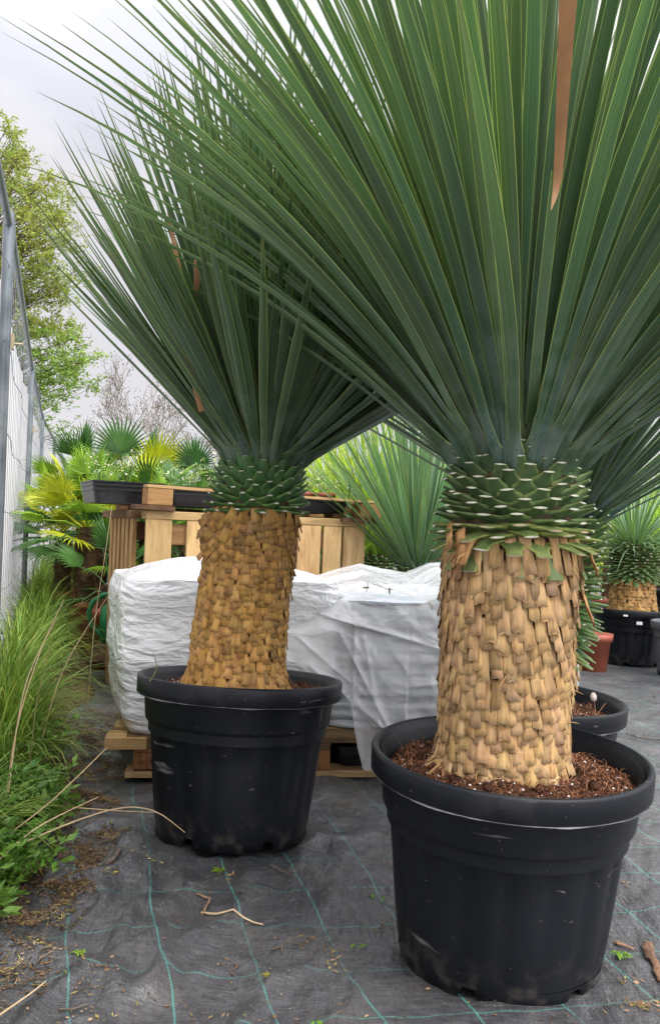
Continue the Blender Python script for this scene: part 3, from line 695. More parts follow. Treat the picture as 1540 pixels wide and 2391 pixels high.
def big_yucca_left():
    O = Vector((-.256, 2.47, 0)); t = thing('potted_yucca', 'yucca with brown swirling trunk leaning right, in black pot beside the white wrapped stack', 'potted plant', O, group='large potted yuccas')
    rt = (R_(-4.0), R_(1.2), 0)
    make_pot(t, .300, .449, rot=rt)
    make_soil(t, .262, .405, 1500, .022, rot=rt)
    ax = axis((-.002, -.02, .40), (.065, -.05, 1.10), (-.012, 0))
    rad = lambda z: np.interp(z, [.40, .45, .52, .7, .9, 1.1], [.150, .138, .122, .116, .112, .105])
    mb = MB(); core(mb, ax, rad, .38, 1.12, 1)
    rows, nA = 29, 26; z1, z0 = .945, .430; rs = random.Random(5)
    for r in range(rows, -1, -1):
        q = r / rows; z = z0 + (z1 - z0) * q
        for i in range(nA):
            if rs.random() < .02: continue
            phi = 2 * math.pi * (i + .5 * (r % 2)) / nA + rs.uniform(-.035, .035) + .035 * r; zz = z + rs.uniform(-.004, .004)
            x, y = ax(zz); rr = rad(zz); low = max(0, (.53 - z) / .1)
            g = rs.uniform(.74, .98) * np.interp(q, [0, .35, 1], [1.38, 1.15, .90])
            tn = np.array([g, g * rs.uniform(.80, .90), g * rs.uniform(.42, .62)])
            if rs.random() < .12: tn *= np.array([.7, .72, .9])
            # the left side sweeps sideways, as in the photograph
            left = max(0, -math.cos(phi)); sk = -.55 * left * (1 if q > .25 else .6) + rs.uniform(-.09, .09) + (-.3 * left if q > .8 else 0)
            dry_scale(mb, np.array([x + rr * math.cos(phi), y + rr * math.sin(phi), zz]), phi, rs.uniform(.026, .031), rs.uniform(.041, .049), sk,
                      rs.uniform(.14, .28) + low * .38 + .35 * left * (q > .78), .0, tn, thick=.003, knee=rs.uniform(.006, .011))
    for k in range(12):
        phi = math.pi * rs.uniform(.95, 1.2); z = rs.uniform(.88, .95); x, y = ax(z); rr = rad(z)
        dry_scale(mb, np.array([x + rr * math.cos(phi), y + rr * math.sin(phi), z]), phi, .03, rs.uniform(.03, .04), rs.uniform(-.8, -.2), .9, .004, (.8, .66, .45))
    mb.build('trunk', [M['scale'], M['core']], t, smooth=False)
    mb = MB(); rows, nA = 10, 14
    for r in range(rows, -1, -1):
        q = r / rows; z = .935 + (1.085 - .935) * q
        for i in range(nA):
            phi = 2 * math.pi * (i + .5 * (r % 2)) / nA + rs.uniform(-.05, .05) + r * .02; zz = z + rs.uniform(-.004, .004)
            x, y = ax(zz); rr = rad(zz) - .004; el = np.interp(q, [0, .2, .5, 1], [-.05, .35, .75, 1.15]) + rs.uniform(-.1, .1)
            g = rs.uniform(.75, 1.1); tn = np.array([g * .85, g, g * .95])
            green_stub(mb, np.array([x + rr * math.cos(phi), y + rr * math.sin(phi), zz]), phi, rs.uniform(.066, .076), rs.uniform(.040, .052), el, tn, tipw=.26, curve=.1)
    mb.build('leaf_base_collar', [M['stub'], M['cut']], t)
    cr_ = crown(t, 'crown', (.066, -.05, 1.075), .105, 600, R_(53), 1.04, .0215, [M['leaf']], dome=.10, bend=(-.06, .07), seed=23, lean=(.13, -.02), short=.24)
    for (pts, wd) in (([(392, 490, 2.16), (412, 600, 2.14), (428, 700, 2.13), (432, 782, 2.14)], [.004, .014, .020, .008]),
                      ([(432, 780, 2.14), (444, 860, 2.16), (470, 960, 2.2)], [.008, .010, .014]),
                      ([(458, 550, 2.12), (463, 620, 2.11), (456, 692, 2.12)], [.004, .024, .006])):
        mb = MB(); ribbon(mb, [P(*p) - O for p in pts], wd, mat=0, keel=.3); mb.build('withered_leaf', [M['dead_leaf']], cr_)
    return t
big_yucca_left()

# ------------------------------------------------------------------ 3. yucca behind the right-hand one
def small_trunk(t, ax, rad, z0, zs, z1, rs, nA=18, dryrow=.030, stubrow=.018, stubW=.055, stubL=.05, tn0=(.85, .75, .55)):
    if zs > z0 + .01:
        mb = MB(); core(mb, ax, rad, z0 - .02, zs + .03, 1)
        for z in np.arange(zs + .01, z0, -dryrow):
            for i in range(nA):
                phi = 2 * math.pi * (i + .5 * (int(z / dryrow) % 2)) / nA + rs.uniform(-.1, .1); x, y = ax(z); rr = rad(z); g = rs.uniform(.7, 1.1)
                dry_scale(mb, np.array([x + rr * math.cos(phi), y + rr * math.sin(phi), z]), phi, 6.6 * rr / nA, .05, rs.uniform(-.2, .2), rs.uniform(.1, .3), 0, np.array(tn0) * g)
        mb.build('trunk', [M['scale'], M['core']], t, smooth=False)
    mb = MB(); core(mb, ax, rad, zs - .02, z1 + .02, 2); k = 0; m_ = int(nA * .8)
    for z in np.arange(zs, z1, stubrow):
        k += 1; q = (z - zs) / max(.01, z1 - zs)
        for i in range(m_):
            phi = 2 * math.pi * (i + .5 * (k % 2)) / m_ + rs.uniform(-.08, .08); x, y = ax(z); rr = rad(z) - .003; g = rs.uniform(.9, 1.5)
            green_stub(mb, np.array([x + rr * math.cos(phi), y + rr * math.sin(phi), z]), phi, stubW, stubL * rs.uniform(.85, 1.2), np.interp(q, [0, .4, 1], [-.45, -.1, .6]) + rs.uniform(-.1, .1),
                       np.array([g * 1.05, g, g]), tipw=.3, dry=(.25 if q < .5 and rs.random() < .4 else 0))
    mb.build('leaf_base_collar', [M['stub'], M['cut'], M['core']], t)

O3 = Vector((.620, 2.58, 0)); t3 = thing('potted_yucca', 'tall yucca half hidden behind the nearest one, shaggy green stubs down its trunk', 'potted plant', O3, group='large potted yuccas')
make_pot(t3, .278, .415, rot=(R_(1), R_(2.5), 0)); make_soil(t3, .243, .36, 1300, .01, rot=(R_(1), R_(2.5), 0))
ax3 = axis((.045, .03, .34), (.105, .03, .98)); rs3 = random.Random(9)
small_trunk(t3, ax3, lambda z: np.interp(z, [.34, .45, .6, 1.0], [.075, .075, .095, .10]), .36, .53, .96, rs3, stubL=.062, stubW=.05, stubrow=.021)
crown(t3, 'crown', (.105, .03, .93), .09, 260, R_(60), 1.12, .020, [M['leaf']], dome=.08, bend=(0, .15), seed=31, tintf=lambda r: (.9, .95, 1.15))

def seedling_marks():
    b = P(1388, 1665, 2.50)
    t = thing('seedling', 'tiny pale round-leaved seedling sprouting in the pot behind the nearest one', 'seedling', b)
    mb = MB(); z0 = Vector((0, 0, -.012))
    for q in (((0, 0), (-.004, .05)), ((0, 0), (.030, .044)), ((-.01, 0), (-.05, .012)), ((-.06, 0), (-.062, .03)), ((-.06, 0), (-.045, .026)), ((0, .002), (.045, .008))):
        a, c = q; mb.tube([Vector((a[0], 0, a[1])) + z0, Vector(((a[0] + c[0]) / 2, -.003, (a[1] + c[1]) / 2 + .003)) + z0, Vector((c[0], 0, c[1])) + z0], [.0012, .0009, .0006], 5, tint=(1.1, .8, .8))
    mb.build('stem', [M['straw']], t)
    mb = MB(); ph = np.linspace(0, 6.283, 20, endpoint=False)
    r1 = np.stack([-.006 + .0095 * np.cos(ph), .002 + .004 * np.sin(ph), .048 + .013 * np.sin(ph)], -1); r0 = np.repeat(r1.mean(0, keepdims=True), 20, 0) + np.array([0, -.0015, 0]); r2 = r1 * 1.0 + np.array([0, .001, 0])
    mb.add(np.array([r0, r1, r2, r0 + np.array([0, .0025, 0])]), gridf(4, 20, True), tint=(.72, .62, .55)); mb.build('leaf', [M['sticker']], t)
seedling_marks()

# ------------------------------------------------------------------ far yuccas
def far_yucca(label, px, D, R, H, z0, zs, z1, rt, n, Ln, W, leafm, seed, thmax=62, group='smaller yuccas standing further back', bend=(0, .2), potm=None, tintf=None):
    x = P(px, 1300, D).x; t = thing('potted_yucca', label, 'potted plant', (x, D, 0), group=group)
    make_pot(t, R, H, flash=False, mat_=potm); make_soil(t, R * .87, H - .05, 260, .03)
    rs = random.Random(seed); ax = axis((0, 0, z0), (.0, 0, z1 + .1))
    small_trunk(t, ax, lambda z: rt * np.interp(z, [H, H + .08, H + .2], [1.12, 1.0, .95]), z0, zs, z1, rs, nA=20, dryrow=.024, stubrow=.018, stubW=rt * .5, stubL=rt * .42)
    crown(t, 'crown', (0, 0, z1 - .01), rt * .85, n, R_(thmax), Ln, W, [leafm], dome=.06, bend=bend, seed=seed, nseg=9, tintf=tintf)
    return t
fy = far_yucca('short yucca with dark cone trunk in black pot with white stickers', 1478, 6.1, .29, .40, .40, .60, .84, .145, 300, .62, .011, M['leaf_blue'], 41, thmax=88, bend=(.1, .6))
for (a, dz, w_, h_) in ((-2.05, .018, .030, .012), (-1.72, -.055, .040, .022)):
    mb = MB(); pts = []
    rr = .292 if dz > 0 else .275
    for k in range(5):
        aa = a + (k / 4 - .5) * w_ / rr
        for zz in (0, h_): pts.append((rr * math.cos(aa), rr * math.sin(aa), .36 + dz + zz - (.02 if dz > 0 else 0)))
    v = np.array(pts); mb.add(v, [(2 * k, 2 * k + 2, 2 * k + 3, 2 * k + 1) for k in range(4)])
    mb.build('sticker', [M['sticker']], fy)
far_yucca('blue-green fountain yucca between the pallet table and the nearest trunk', 975, 4.55, .22, .52, .52, .58, .70, .10, 230, .95, .021, M['leaf_blue'], 43, thmax=50)
far_yucca('yellow-green yucca rising behind the right end of the pallet table', 878, 5.6, .22, .48, .48, .56, .72, .11, 220, 1.05, .020, M['leaf_lime'], 47, thmax=48)
far_yucca('bright lime yucca seen through the gap right of the leaning trunk', 770, 6.8, .22, .5, .5, .56, .74, .11, 200, 1.05, .020, M['leaf_lime'], 49, thmax=55, tintf=lambda r: (1.35, 1.15, .7))
far_yucca('pale green yucca in the far right background behind the stickered pot', 1590, 7.6, .28, .45, .45, .55, .80, .13, 240, 1.10, .016, M['leaf_lime'], 53, thmax=72, bend=(.05, .3))
far_yucca('grey-green yucca far behind the nearest trunk on its left', 1085, 6.2, .22, .5, .5, .56, .76, .11, 200, 1.05, .020, M['leaf_blue'], 59, thmax=52)
# grey pot cut by the right edge
tg = thing('plant_pot', 'dark grey pot cut off by the right edge, beside the stickered pot', 'pot', (P(1590, 1500, 5.6).x, 5.6, 0))
make_pot(tg, .20, .36, flash=False, mat_=mat('grey_pot_plastic', [(.3, (.06, .065, .075)), (.7, (.09, .095, .105))], 5, rough=.5)); make_soil(tg, .17, .32, 100, .01)

# ------------------------------------------------------------------ pallets
def board(mb, x0, x1, y0, y1, z0, z1, mat=0, tint=None, jit=.0006):
    g = random.uniform(.8, 1.12); tn = tint or (g, g * random.uniform(.95, 1.02), g * random.uniform(.9, 1.02))
    mb.box(((x0 + x1) / 2, (y0 + y1) / 2, (z0 + z1) / 2), ((x1 - x0) / 2, (y1 - y0) / 2, (z1 - z0) / 2), mat=mat, tint=tn, jit=jit)
def text(s, size, loc, rot, m, parent, name):
    cu = bpy.data.curves.new(name, 'FONT'); cu.body = s; cu.size = size; cu.extrude = .0006; cu.align_x = 'LEFT'
    o = bpy.data.objects.new(name, cu); C.objects.link(o); dg = bpy.context.evaluated_depsgraph_get()
    me = bpy.data.meshes.new_from_object(o.evaluated_get(dg)); bpy.data.objects.remove(o)
    me.materials.clear(); me.materials.append(m)
    a = me.attributes.new('tint', 'FLOAT_COLOR', 'POINT'); a.data.foreach_set('color', np.ones(len(me.vertices) * 4, np.float32))
    o = bpy.data.objects.new(name, me); C.objects.link(o); o.parent = parent; o.location = loc; o.rotation_euler = rot
    return o

# load pallet on the ground
pa = R_(8); PO = Vector((-.735, 2.905, .004))
pal = thing('pallet', 'worn wooden pallet on the ground under the plastic-covered loads', 'pallet', PO, (0, 0, pa))
PL, PW = 1.42, 1.0
for y0 in (0.0, .45, .90):
    mb = MB(); board(mb, .06 if y0 == 0 else 0, PL, y0, y0 + .10, 0, .022); mb.build('bottom_board', [M['wood_h']], pal, smooth=False)
for x0 in (.085, .63, PL - .145):
    for y0 in (.002, .43, .855):
        mb = MB(); board(mb, x0, x0 + .145, y0, y0 + .10 if y0 < .1 else y0 + .14, .0225, .100, tint=(.62, .42, .34)); bl = mb.build('block', [M['wood_h']], pal, smooth=False)
        if y0 < .1 and x0 == .63:
            text('CP1', .046, (x0 + .028, y0 - .0008, .066), (R_(90), 0, 0), M['ink'], bl, 'stamp')
            text('24/1222', .0235, (x0 + .036, y0 - .0008, .030), (R_(90), 0, 0), M['ink'], bl, 'stamp')
        if y0 < .1 and x0 == .085:
            mb = MB(); yy = y0 - .0005
            def seg(a, c, wv=.0012): mb.tube([Vector((x0 + a[0], yy, a[1])), Vector((x0 + c[0], yy, c[1]))], wv, 4)
            for a, c in (((.006, .030), (.006, .088)), ((.048, .030), (.048, .088)), ((.006, .088), (.140, .088)), ((.006, .030), (.140, .030)), ((.026, .034), (.026, .084))): seg(a, c)
            for k in range(5):
                z_ = .044 + k * .009; seg((.026, z_), (.012, z_ + .009)); 
                if k in (0, 1): seg((.026, z_), (.040, z_ + .009))
            text('L', .03, (x0 + .056, y0 - .0008, .052), (R_(90), 0, 0), M['ink'], bl, 'stamp')
            mb.build('stamp', [M['ink']], bl)
for x0 in (.0, .33, .63, .95, PL - .145):
    mb = MB(); board(mb, x0, x0 + .145, 0, PW, .1005, .122); mb.build('stringer_board', [M['oldwood']], pal, smooth=False)
for k, y0 in enumerate((0.0, .14, .29, .44, .59, .74, .88)):
    mb = MB(); board(mb, 0 if k != 0 else .06, PL, y0, y0 + .11, .1225, .144, tint=(.8, .72, .62) if k == 0 else None, jit=.0015); mb.build('deck_board', [M['wood_h'] if k else M['oldwood']], pal, smooth=False)
mb = MB(); board(mb, -.012, .13, -.012, .10, .100, .142, tint=(1.0, .92, .8)); mb.build('end_board', [M['wood_h']], pal, smooth=False)
def on_pallet(x, y, z): return Matrix.Translation(PO) @ Matrix.Rotation(pa, 4, 'Z') @ Vector((x, y, z))

# black trays pushed into the pallet openings
def tray_mesh(name, Lx, Ly, H, label, loc, rz, cat='tray', group='black plant trays'):
    t = thing(name, label, cat, loc, (0, 0, rz), group=group); mb = MB(); n = 12; rows = []
    for z, ins in ((0, .022), (H * .55, .012), (H * .56, .006), (H * .66, .006), (H * .67, .010), (H * .76, .010), (H * .77, .003), (H * .86, .003), (H * .87, .007), (H * .93, .007), (H * .94, 0), (H, 0), (H - .001, .006), (.008, .028)):
        pts = []
        for (cx_, cy_, a0) in ((Lx / 2, Ly / 2, 0), (-Lx / 2, Ly / 2, 90), (-Lx / 2, -Ly / 2, 180), (Lx / 2, -Ly / 2, 270)):
            for k in range(5):
                a = R_(a0 + 22.5 * k); r = .025; sx_, sy_ = (1 if cx_ > 0 else -1), (1 if cy_ > 0 else -1)
                pts.append((cx_ - sx_ * (r + ins) + r * math.cos(a), cy_ - sy_ * (r + ins) + r * math.sin(a), z))
        rows.append(pts)
    rows.append([(0, 0, .008)] * 20); rows.insert(0, [(0, 0, 0)] * 20)
    mb.add(np.array(rows), gridf(len(rows), 20, True)); mb.build('tray_shell', [M['tray']], t, smooth=False)
    return t
lt = on_pallet(1.03, .26, .024)
tray_mesh('plant_tray', .46, .44, .075, 'black tray pushed into the ground pallet beside its middle block', lt, pa)

# wrapped stack (left load)
def superbox(mb, cx_, cy_, a, b, zb, zt, rot, seed, tuck=.06, dome=.05, amp=.010, n=8.0, na=220, nz=70, mat=0):
    rows = []; cr_, sr_ = math.cos(rot), math.sin(rot); ph = np.linspace(0, 2 * math.pi, na, endpoint=False)
    cs, sn = np.cos(ph), np.sin(ph); X = np.sign(cs) * np.abs(cs) ** (2 / n); Y = np.sign(sn) * np.abs(sn) ** (2 / n)
    prof = [(q, 1 - tuck * max(0, 1 - q / .3) ** 1.6 - .035 * max(0, q - .9) / .1 * .8) for q in np.linspace(0, 1, nz)]
    lv = [(zb + (zt - zb) * q, s_, 1) for q, s_ in prof]
    s0 = prof[-1][1]
    lv += [(zt + dome * (1 - (1 - q) ** 2) , s0 * (1 - q), 0) for q in np.linspace(.02, 1, 24)]
    lv = [(zb + .004, .0, 0), (zb + .002, .5, 0)] + lv
    for (z, s_, wall) in lv:
        row = []
        for k in range(na):
            x, y = X[k] * a * s_, Y[k] * b * s_
            wx, wy = cx_ + x * cr_ - y * sr_, cy_ + x * sr_ + y * cr_
            corner = (abs(cs[k] * sn[k]) * 2) ** 4
            d = amp * (noise.noise(Vector((wx * 3, wy * 3, z * 9 + seed))) * 1.2 + .8 * noise.noise(Vector((wx * 6, wy * 6, z * 26 + seed + 2 * wx))) * (.5 + corner) + .4 * abs(noise.noise(Vector((wx * 14 + z * 18, wy * 14, z * 24 + seed)))))
            if amp < .010: d += .0045 * (corner + .25) * noise.noise(Vector((wx * 5, wy * 5, z * 52 + seed + wx * 9)))
            if wall:     # layers of sacks press through
                d += (.0035 if amp < .010 else .008) * math.sin((z - zb) / (zt - zb) * math.pi * 5) 
                wx += d * (X[k] * cr_ - Y[k] * sr_); wy += d * (X[k] * sr_ + Y[k] * cr_); zz = z
                if z > zb + .9 * (zt - zb): zz += d * .6
            else: zz = z + (d * 1.5 + .02 * noise.noise(Vector((wx * 4, wy * 4, seed))) if s_ > 0 and z > (zb + .05) else 0)
            row.append((wx, wy, zz))
        rows.append(row)
    mb.add(np.array(rows), gridf(len(rows), na, True), mat=mat)
ra = R_(19); ccx, ccy = -.425, 3.36
tw = thing('wrapped_stack', 'bulging stack wrapped in opaque white plastic at the left end of the pallet', 'wrapped goods', (ccx, ccy, .146))
mb = MB(); superbox(mb, 0, 0, .412, .37, .002, .545, ra, 3.3, tuck=.10, dome=.07, amp=.0065, nz=130, na=280); mb.build('wrapping', [M['film']], tw)
mb = MB(); fx = P(484, 1425, 3.02) - Vector((ccx, ccy, .146)); mb.box(fx, (.013, .002, .004), mat=0); mb.build('tape_label', [M['oldwood']], tw, smooth=False)

# sacks and clear sheet (right load)
for k in range(4):
    z0 = .146 + k * .128
    s_ = thing('sack', ['lowest blue-white sack of the pile under the clear sheet', 'second sack from the bottom under the clear sheet', 'third sack from the bottom under the clear sheet', 'topmost sack of the pile under the clear sheet'][k], 'sack', (.335 + .01 * (k % 2), 3.52, z0), group='plastic sacks stacked on the pallet')
    mb = MB(); superbox(mb, 0, 0, .40, .36, 0, .100, R_(6 + k), 9 + k * 2.7, tuck=.05, dome=.026, amp=.012, n=5, na=120, nz=14); mb.build('sack_skin', [M['sack']], s_)
def clear_sheet():
    O = Vector((.35, 3.4, .7)); mb = MB(); nu, nv = 170, 190; v = np.zeros((nv, nu, 3))
    creases = [((-.10, .60), (.62, .42), .016), ((.62, .42), (.95, .38), .014), ((-.05, .40), (.26, .16), .016), ((.05, .52), (.24, .18), .014), ((.50, .36), (.80, .26), .010), ((.30, .33), (.50, .36), .008), ((.14, .5), (.2, .2), .010), ((-.1, .5), (.15, .3), .010)]
    for i in range(nu):
        u = i / (nu - 1); X = -.165 + 1.10 * u
        top = np.interp(X, [-.17, -.02, .14, .24, .34, .44, .60, .75, .93], [.665, .70, .745, .722, .715, .762, .775, .74, .70])
        bot = np.interp(X, [-.17, .02, .10, .125, .15, .22, .30, .5, .93], [.42, .36, .27, .14, .05, .022, .04, .10, .12]) + .01 * math.sin(X * 40)
        yf = 3.075 + .06 * X; 
        for j in range(nv):
            q = j / (nv - 1)
            if q < .35:       # over the top, from the back forwards
                s_ = q / .35; Y = 3.86 - (3.86 - (yf + .08)) * s_; Z = top - .09 * s_ ** 2 * (1 + .5 * noise.noise(Vector((X * 5, 0, 2)))) + .012 * noise.noise(Vector((X * 6, Y * 7, 1)))
                if s_ < .15: Z -= (.15 - s_) * 1.2
            else:
                s_ = (q - .35) / .65; z_t = top - .09 * (1 + .5 * noise.noise(Vector((X * 5, 0, 2))))
                Z = z_t - (z_t - bot) * s_; Y = yf + .08 - .10 * min(1, s_ * 2.6) ** .7 - .05 * s_ * s_ - (.04 * s_ if .1 < X < .3 else 0)
                Y -= .018 * noise.noise(Vector((X * 4, Z * 4, 7)))
                nn_ = .010 * (1 - abs(noise.noise(Vector((X * 9 + Z * 6, Z * 5, 3)))) * 2.2) + .004 * noise.noise(Vector((X * 26, Z * 22, 4)))
                Y -= nn_ * min(1, s_ * 4)
                for (a, c, amp) in creases:
                    ax_, az = a; dx, dz = c[0] - ax_, c[1] - az; tt = ((X - ax_) * dx + (Z - az) * dz) / (dx * dx + dz * dz); tt = min(1, max(0, tt))
                    d = math.hypot(X - ax_ - dx * tt, Z - az - dz * tt); Y -= 1.5 * amp * math.exp(-d / .011)
                if s_ > .97: Y -= .004 * math.sin(X * 90)
            v[j, i] = (X - O.x, Y - O.y, Z - O.z)
    mb.add(v, gridf(nv, nu)); o = mb.build('plastic_sheet', [M['clear']], loc=O)
    tag(o, 'clear crumpled plastic sheet draped over the sacks, hanging to the ground', 'plastic sheet')
clear_sheet()
for i, (px, py, D, a) in enumerate(((883, 1368, 3.13, .3), (856, 1371, 3.10, 1.7), (908, 1376, 3.10, .1), (1004, 1413, 3.06, 1.2), (812, 1550, 2.98, 1.0))):
    p = P(px, py, D); mb = MB(); L_ = .03 if i == 0 else .018
    mb.tube([Vector((-L_, 0, 0)), Vector((0, -.003, .003)), Vector((L_, 0, 0))], [.0012, .002, .0008], 5)
    if i in (1, 2): ribbon(mb, [Vector((0, -.002, .01)), Vector((.001, -.004, -.004)), Vector((.003, -.004, -.014))], [.002, .008, .005])
    o = mb.build('dry_seed', [M['straw']], loc=p); o.rotation_euler = (0, a, 0)
    tag(o, ['curled dry twig lying on the crest of the clear plastic sheet', 'small winged seed on the sheet, left of the curled twig', 'winged seed just below the curled twig on the sheet', 'tiny seed low on the right of the clear sheet', 'sliver of dry leaf on the lower left fold of the sheet'][i], 'seed')

# table made of pallets
TA = R_(25); TO = Vector((-.872, 4.0, 0))
def upright(label, x, y, rz, flip=False):
    t = thing('upright_pallet', label, 'pallet', Matrix.Translation(TO) @ Matrix.Rotation(TA, 4, 'Z') @ Vector((x, y, 0)), (0, 0, TA + rz), group='pallets standing on end as table legs')
    Lx, Hz = 1.17, .945
    for k, x0 in enumerate((.0, .20, .385, .575, .785, .93, 1.045)):
        mb = MB(); board(mb, x0, x0 + (.125 if k % 2 == 0 else .10), 0, .020, 0, Hz - .04); mb.build('slat', [M['wood']], t, smooth=False)
    for z0 in (0.05, .42, Hz - .16):
        mb = MB(); board(mb, .03, Lx - .03, .0225, .043, z0, z0 + .10, tint=(.5, .42, .36)); mb.build('cross_board', [M['wood_h']], t, smooth=False)
        for x0 in (.03, .51, .99):
            mb = MB(); board(mb, x0, x0 + .145, .0435, .118, z0, z0 + .10, tint=(.55, .42, .34)); mb.build('block', [M['wood_h']], t, smooth=False)
    for x0 in (.03, .24, .51, .76, .99):
        mb = MB(); board(mb, x0, x0 + .10, .1185, .138, 0, Hz - .04, tint=(.42, .32, .26)); mb.build('back_slat', [M['wood']], t, smooth=False)
    mb = MB(); board(mb, 0, Lx, -.004, .142, Hz - .0395, Hz); mb.build('top_board', [M['wood_h']], t, smooth=False)
    return t
upright('pallet on end facing the camera under the trays, with broad vertical boards', 0, 0, 0)
t = thing('upright_pallet', 'pallet on end at the table\'s left side, showing a row of narrow slats', 'pallet', Matrix.Translation(TO) @ Matrix.Rotation(TA, 4, 'Z') @ Vector((-.012, .15, 0)), (0, 0, TA), group='pallets standing on end as table legs')
for k in range(6):
    mb = MB(); board(mb, -.02, .0, k * .105, k * .105 + .062, 0, .905, tint=(.78, .70, .62)); mb.build('slat', [M['wood']], t, smooth=False)
for z0 in (.1, .5, .80):
    mb = MB(); board(mb, .001, .09, .0, .62, z0, z0 + .09, tint=(.4, .3, .25)); mb.build('cross_board', [M['oldwood']], t, smooth=False)
mb = MB(); board(mb, -.045, .09, -.04, .70, .906, .944, tint=(.8, .7, .6)); mb.build('top_board', [M['oldwood']], t, smooth=False)

def TP(x, y, z): return Matrix.Translation(TO) @ Matrix.Rotation(TA, 4, 'Z') @ Vector((x, y, z))
tp = thing('pallet', 'pallet lying flat as table top over the black trays, with square end blocks', 'pallet', TP(.0, -.03, .9475), (R_(0), R_(1.0), TA))
PLt = 1.24
for y0 in (0., .35, .68):
    for x0 in (-.005, .52, PLt - .115):
        mb = MB(); board(mb, x0, x0 + .12, y0, y0 + .12, .024, .108, tint=(.64, .52, .42)); mb.build('block', [M['wood_h']], tp, smooth=False)
    mb = MB(); board(mb, -.06 if y0 == 0 else 0, PLt + .03, y0, y0 + .12, .001, .0235, tint=(.7, .58, .48)) if y0 else board(mb, -.06, .13, 0, .12, .001, .0235, tint=(.55, .45, .38)); mb.build('bottom_board', [M['oldwood']], tp, smooth=False)
mb = MB(); board(mb, PLt - .22, PLt + .01, 0, .12, .001, .0235, tint=(.6, .5, .42)); mb.build('bottom_board', [M['oldwood']], tp, smooth=False)
mb = MB(); board(mb, -.01, PLt + .01, -.002, .09, .1085, .122, tint=(.85, .8, .7)); mb.build('edge_board', [M['wood_h']], tp, smooth=False)
mb = MB(); board(mb, -.01, PLt + .01, .70, .79, .1085, .122); mb.build('edge_board', [M['oldwood']], tp, smooth=False)
trays = [tray_mesh('plant_tray', .36, .42, .108, 'black ribbed tray sticking out past the left end of the pallet table', TP(-.055, .345, .975), TA),
         tray_mesh('plant_tray', .36, .50, .100, 'black ribbed tray in the left opening of the table-top pallet', TP(.315, .375, .975), TA),
         tray_mesh('plant_tray', .46, .60, .080, 'black tray with red pots in the right opening of the table-top pallet', TP(.885, .375, .972), TA)]
for i, x in enumerate((.76, .89, 1.02)):
    t = thing('plant_pot', ['round red pot rim at the left of the right-hand table tray', 'middle red pot in the right-hand table tray', 'red pot nearest the end block in the right-hand table tray'][i], 'pot', TP(x, .21, .99), group='small red pots in the table tray')
    mb = MB(); lathe(mb, [(0, 0, 0), (.042, 0, 0), (.055, .070, 0), (.060, .070, 0), (.062, .095, 0), (.058, .095, 0), (.055, .04, 0), (0, .04, 0)], 28); mb.build('pot_shell', [M['terracotta']], t)

# little variegated plants
def little_plant(seed):
    rs = random.Random(seed); t = thing('bedding_plant', 'x', 'plant', (0, 0, 0), group='small cream-leaved plants on the pallet table'); mb = MB(); ml = MB()
    for k in range(9):
        a = rs.uniform(0, 6.28); r = rs.uniform(0, .05); h = rs.uniform(.06, .16); top = Vector((r * 1.8 * math.cos(a), r * 1.8 * math.sin(a), h))
        mb.tube([Vector((r * .3 * math.cos(a), r * .3 * math.sin(a), 0)), top * .6 + Vector((0, 0, .02)), top], [.0015, .0012, .001], 4)
        for j in range(11):
            p = top * rs.uniform(.45, 1.0) + Vector((rs.uniform(-.012, .012), rs.uniform(-.012, .012), rs.uniform(-.01, .012))); leaflet(ml, p, rs.uniform(.010, .02), rs, (1, 1, 1) if rs.random() < .6 else (.5, .8, .5))
    mb.build('stems', [M['weed']], t); ml.build('leaves', [M['cream']], t); return t
def leaflet(mb, p, L_, rs, tint=(1, 1, 1), ar=.5, d=None, mat=0):
    d = d or Vector((rs.uniform(-1, 1), rs.uniform(-1, 1), rs.uniform(-.5, .8))).normalized()
    s_ = d.cross(Vector((rs.uniform(-1, 1), rs.uniform(-1, 1), rs.uniform(-1, 1)))).normalized(); n_ = s_.cross(d)
    w = L_ * ar * .5; p = Vector(p)
    vs = [p, p + d * L_ * .45 - s_ * w + n_ * w * .3, p + d * L_ * .5, p + d * L_ * .45 + s_ * w + n_ * w * .3, p + d * L_]
    mb.add([tuple(q) for q in vs], tris=[(0, 1, 2), (1, 4, 2), (0, 2, 3), (3, 2, 4)], tint=tint, mat=mat)
lps = [little_plant(61), little_plant(62), little_plant(63)]
spots = [(-.17, .25), (-.05, .3), (.16, .17), (.27, .28), (.40, .17), (.50, .3), (.60, .22), (.80, .30), (.93, .22), (1.06, .30), (1.16, .2), (.35, .42)]
for i, (x, y) in enumerate(spots):
    o = lps[i] if i < 3 else dup(lps[i % 3])
    o.location = TP(x, y, 1.05); o.rotation_euler = (0, 0, i * 1.3); s_ = random.uniform(1.0, 1.35); o.scale = (s_,) * 3
    o['label'] = 'small cream-leaved plant in the table trays left of the leaning trunk' if x < .55 else 'small cream-leaved plant on the table, right of the leaning trunk'

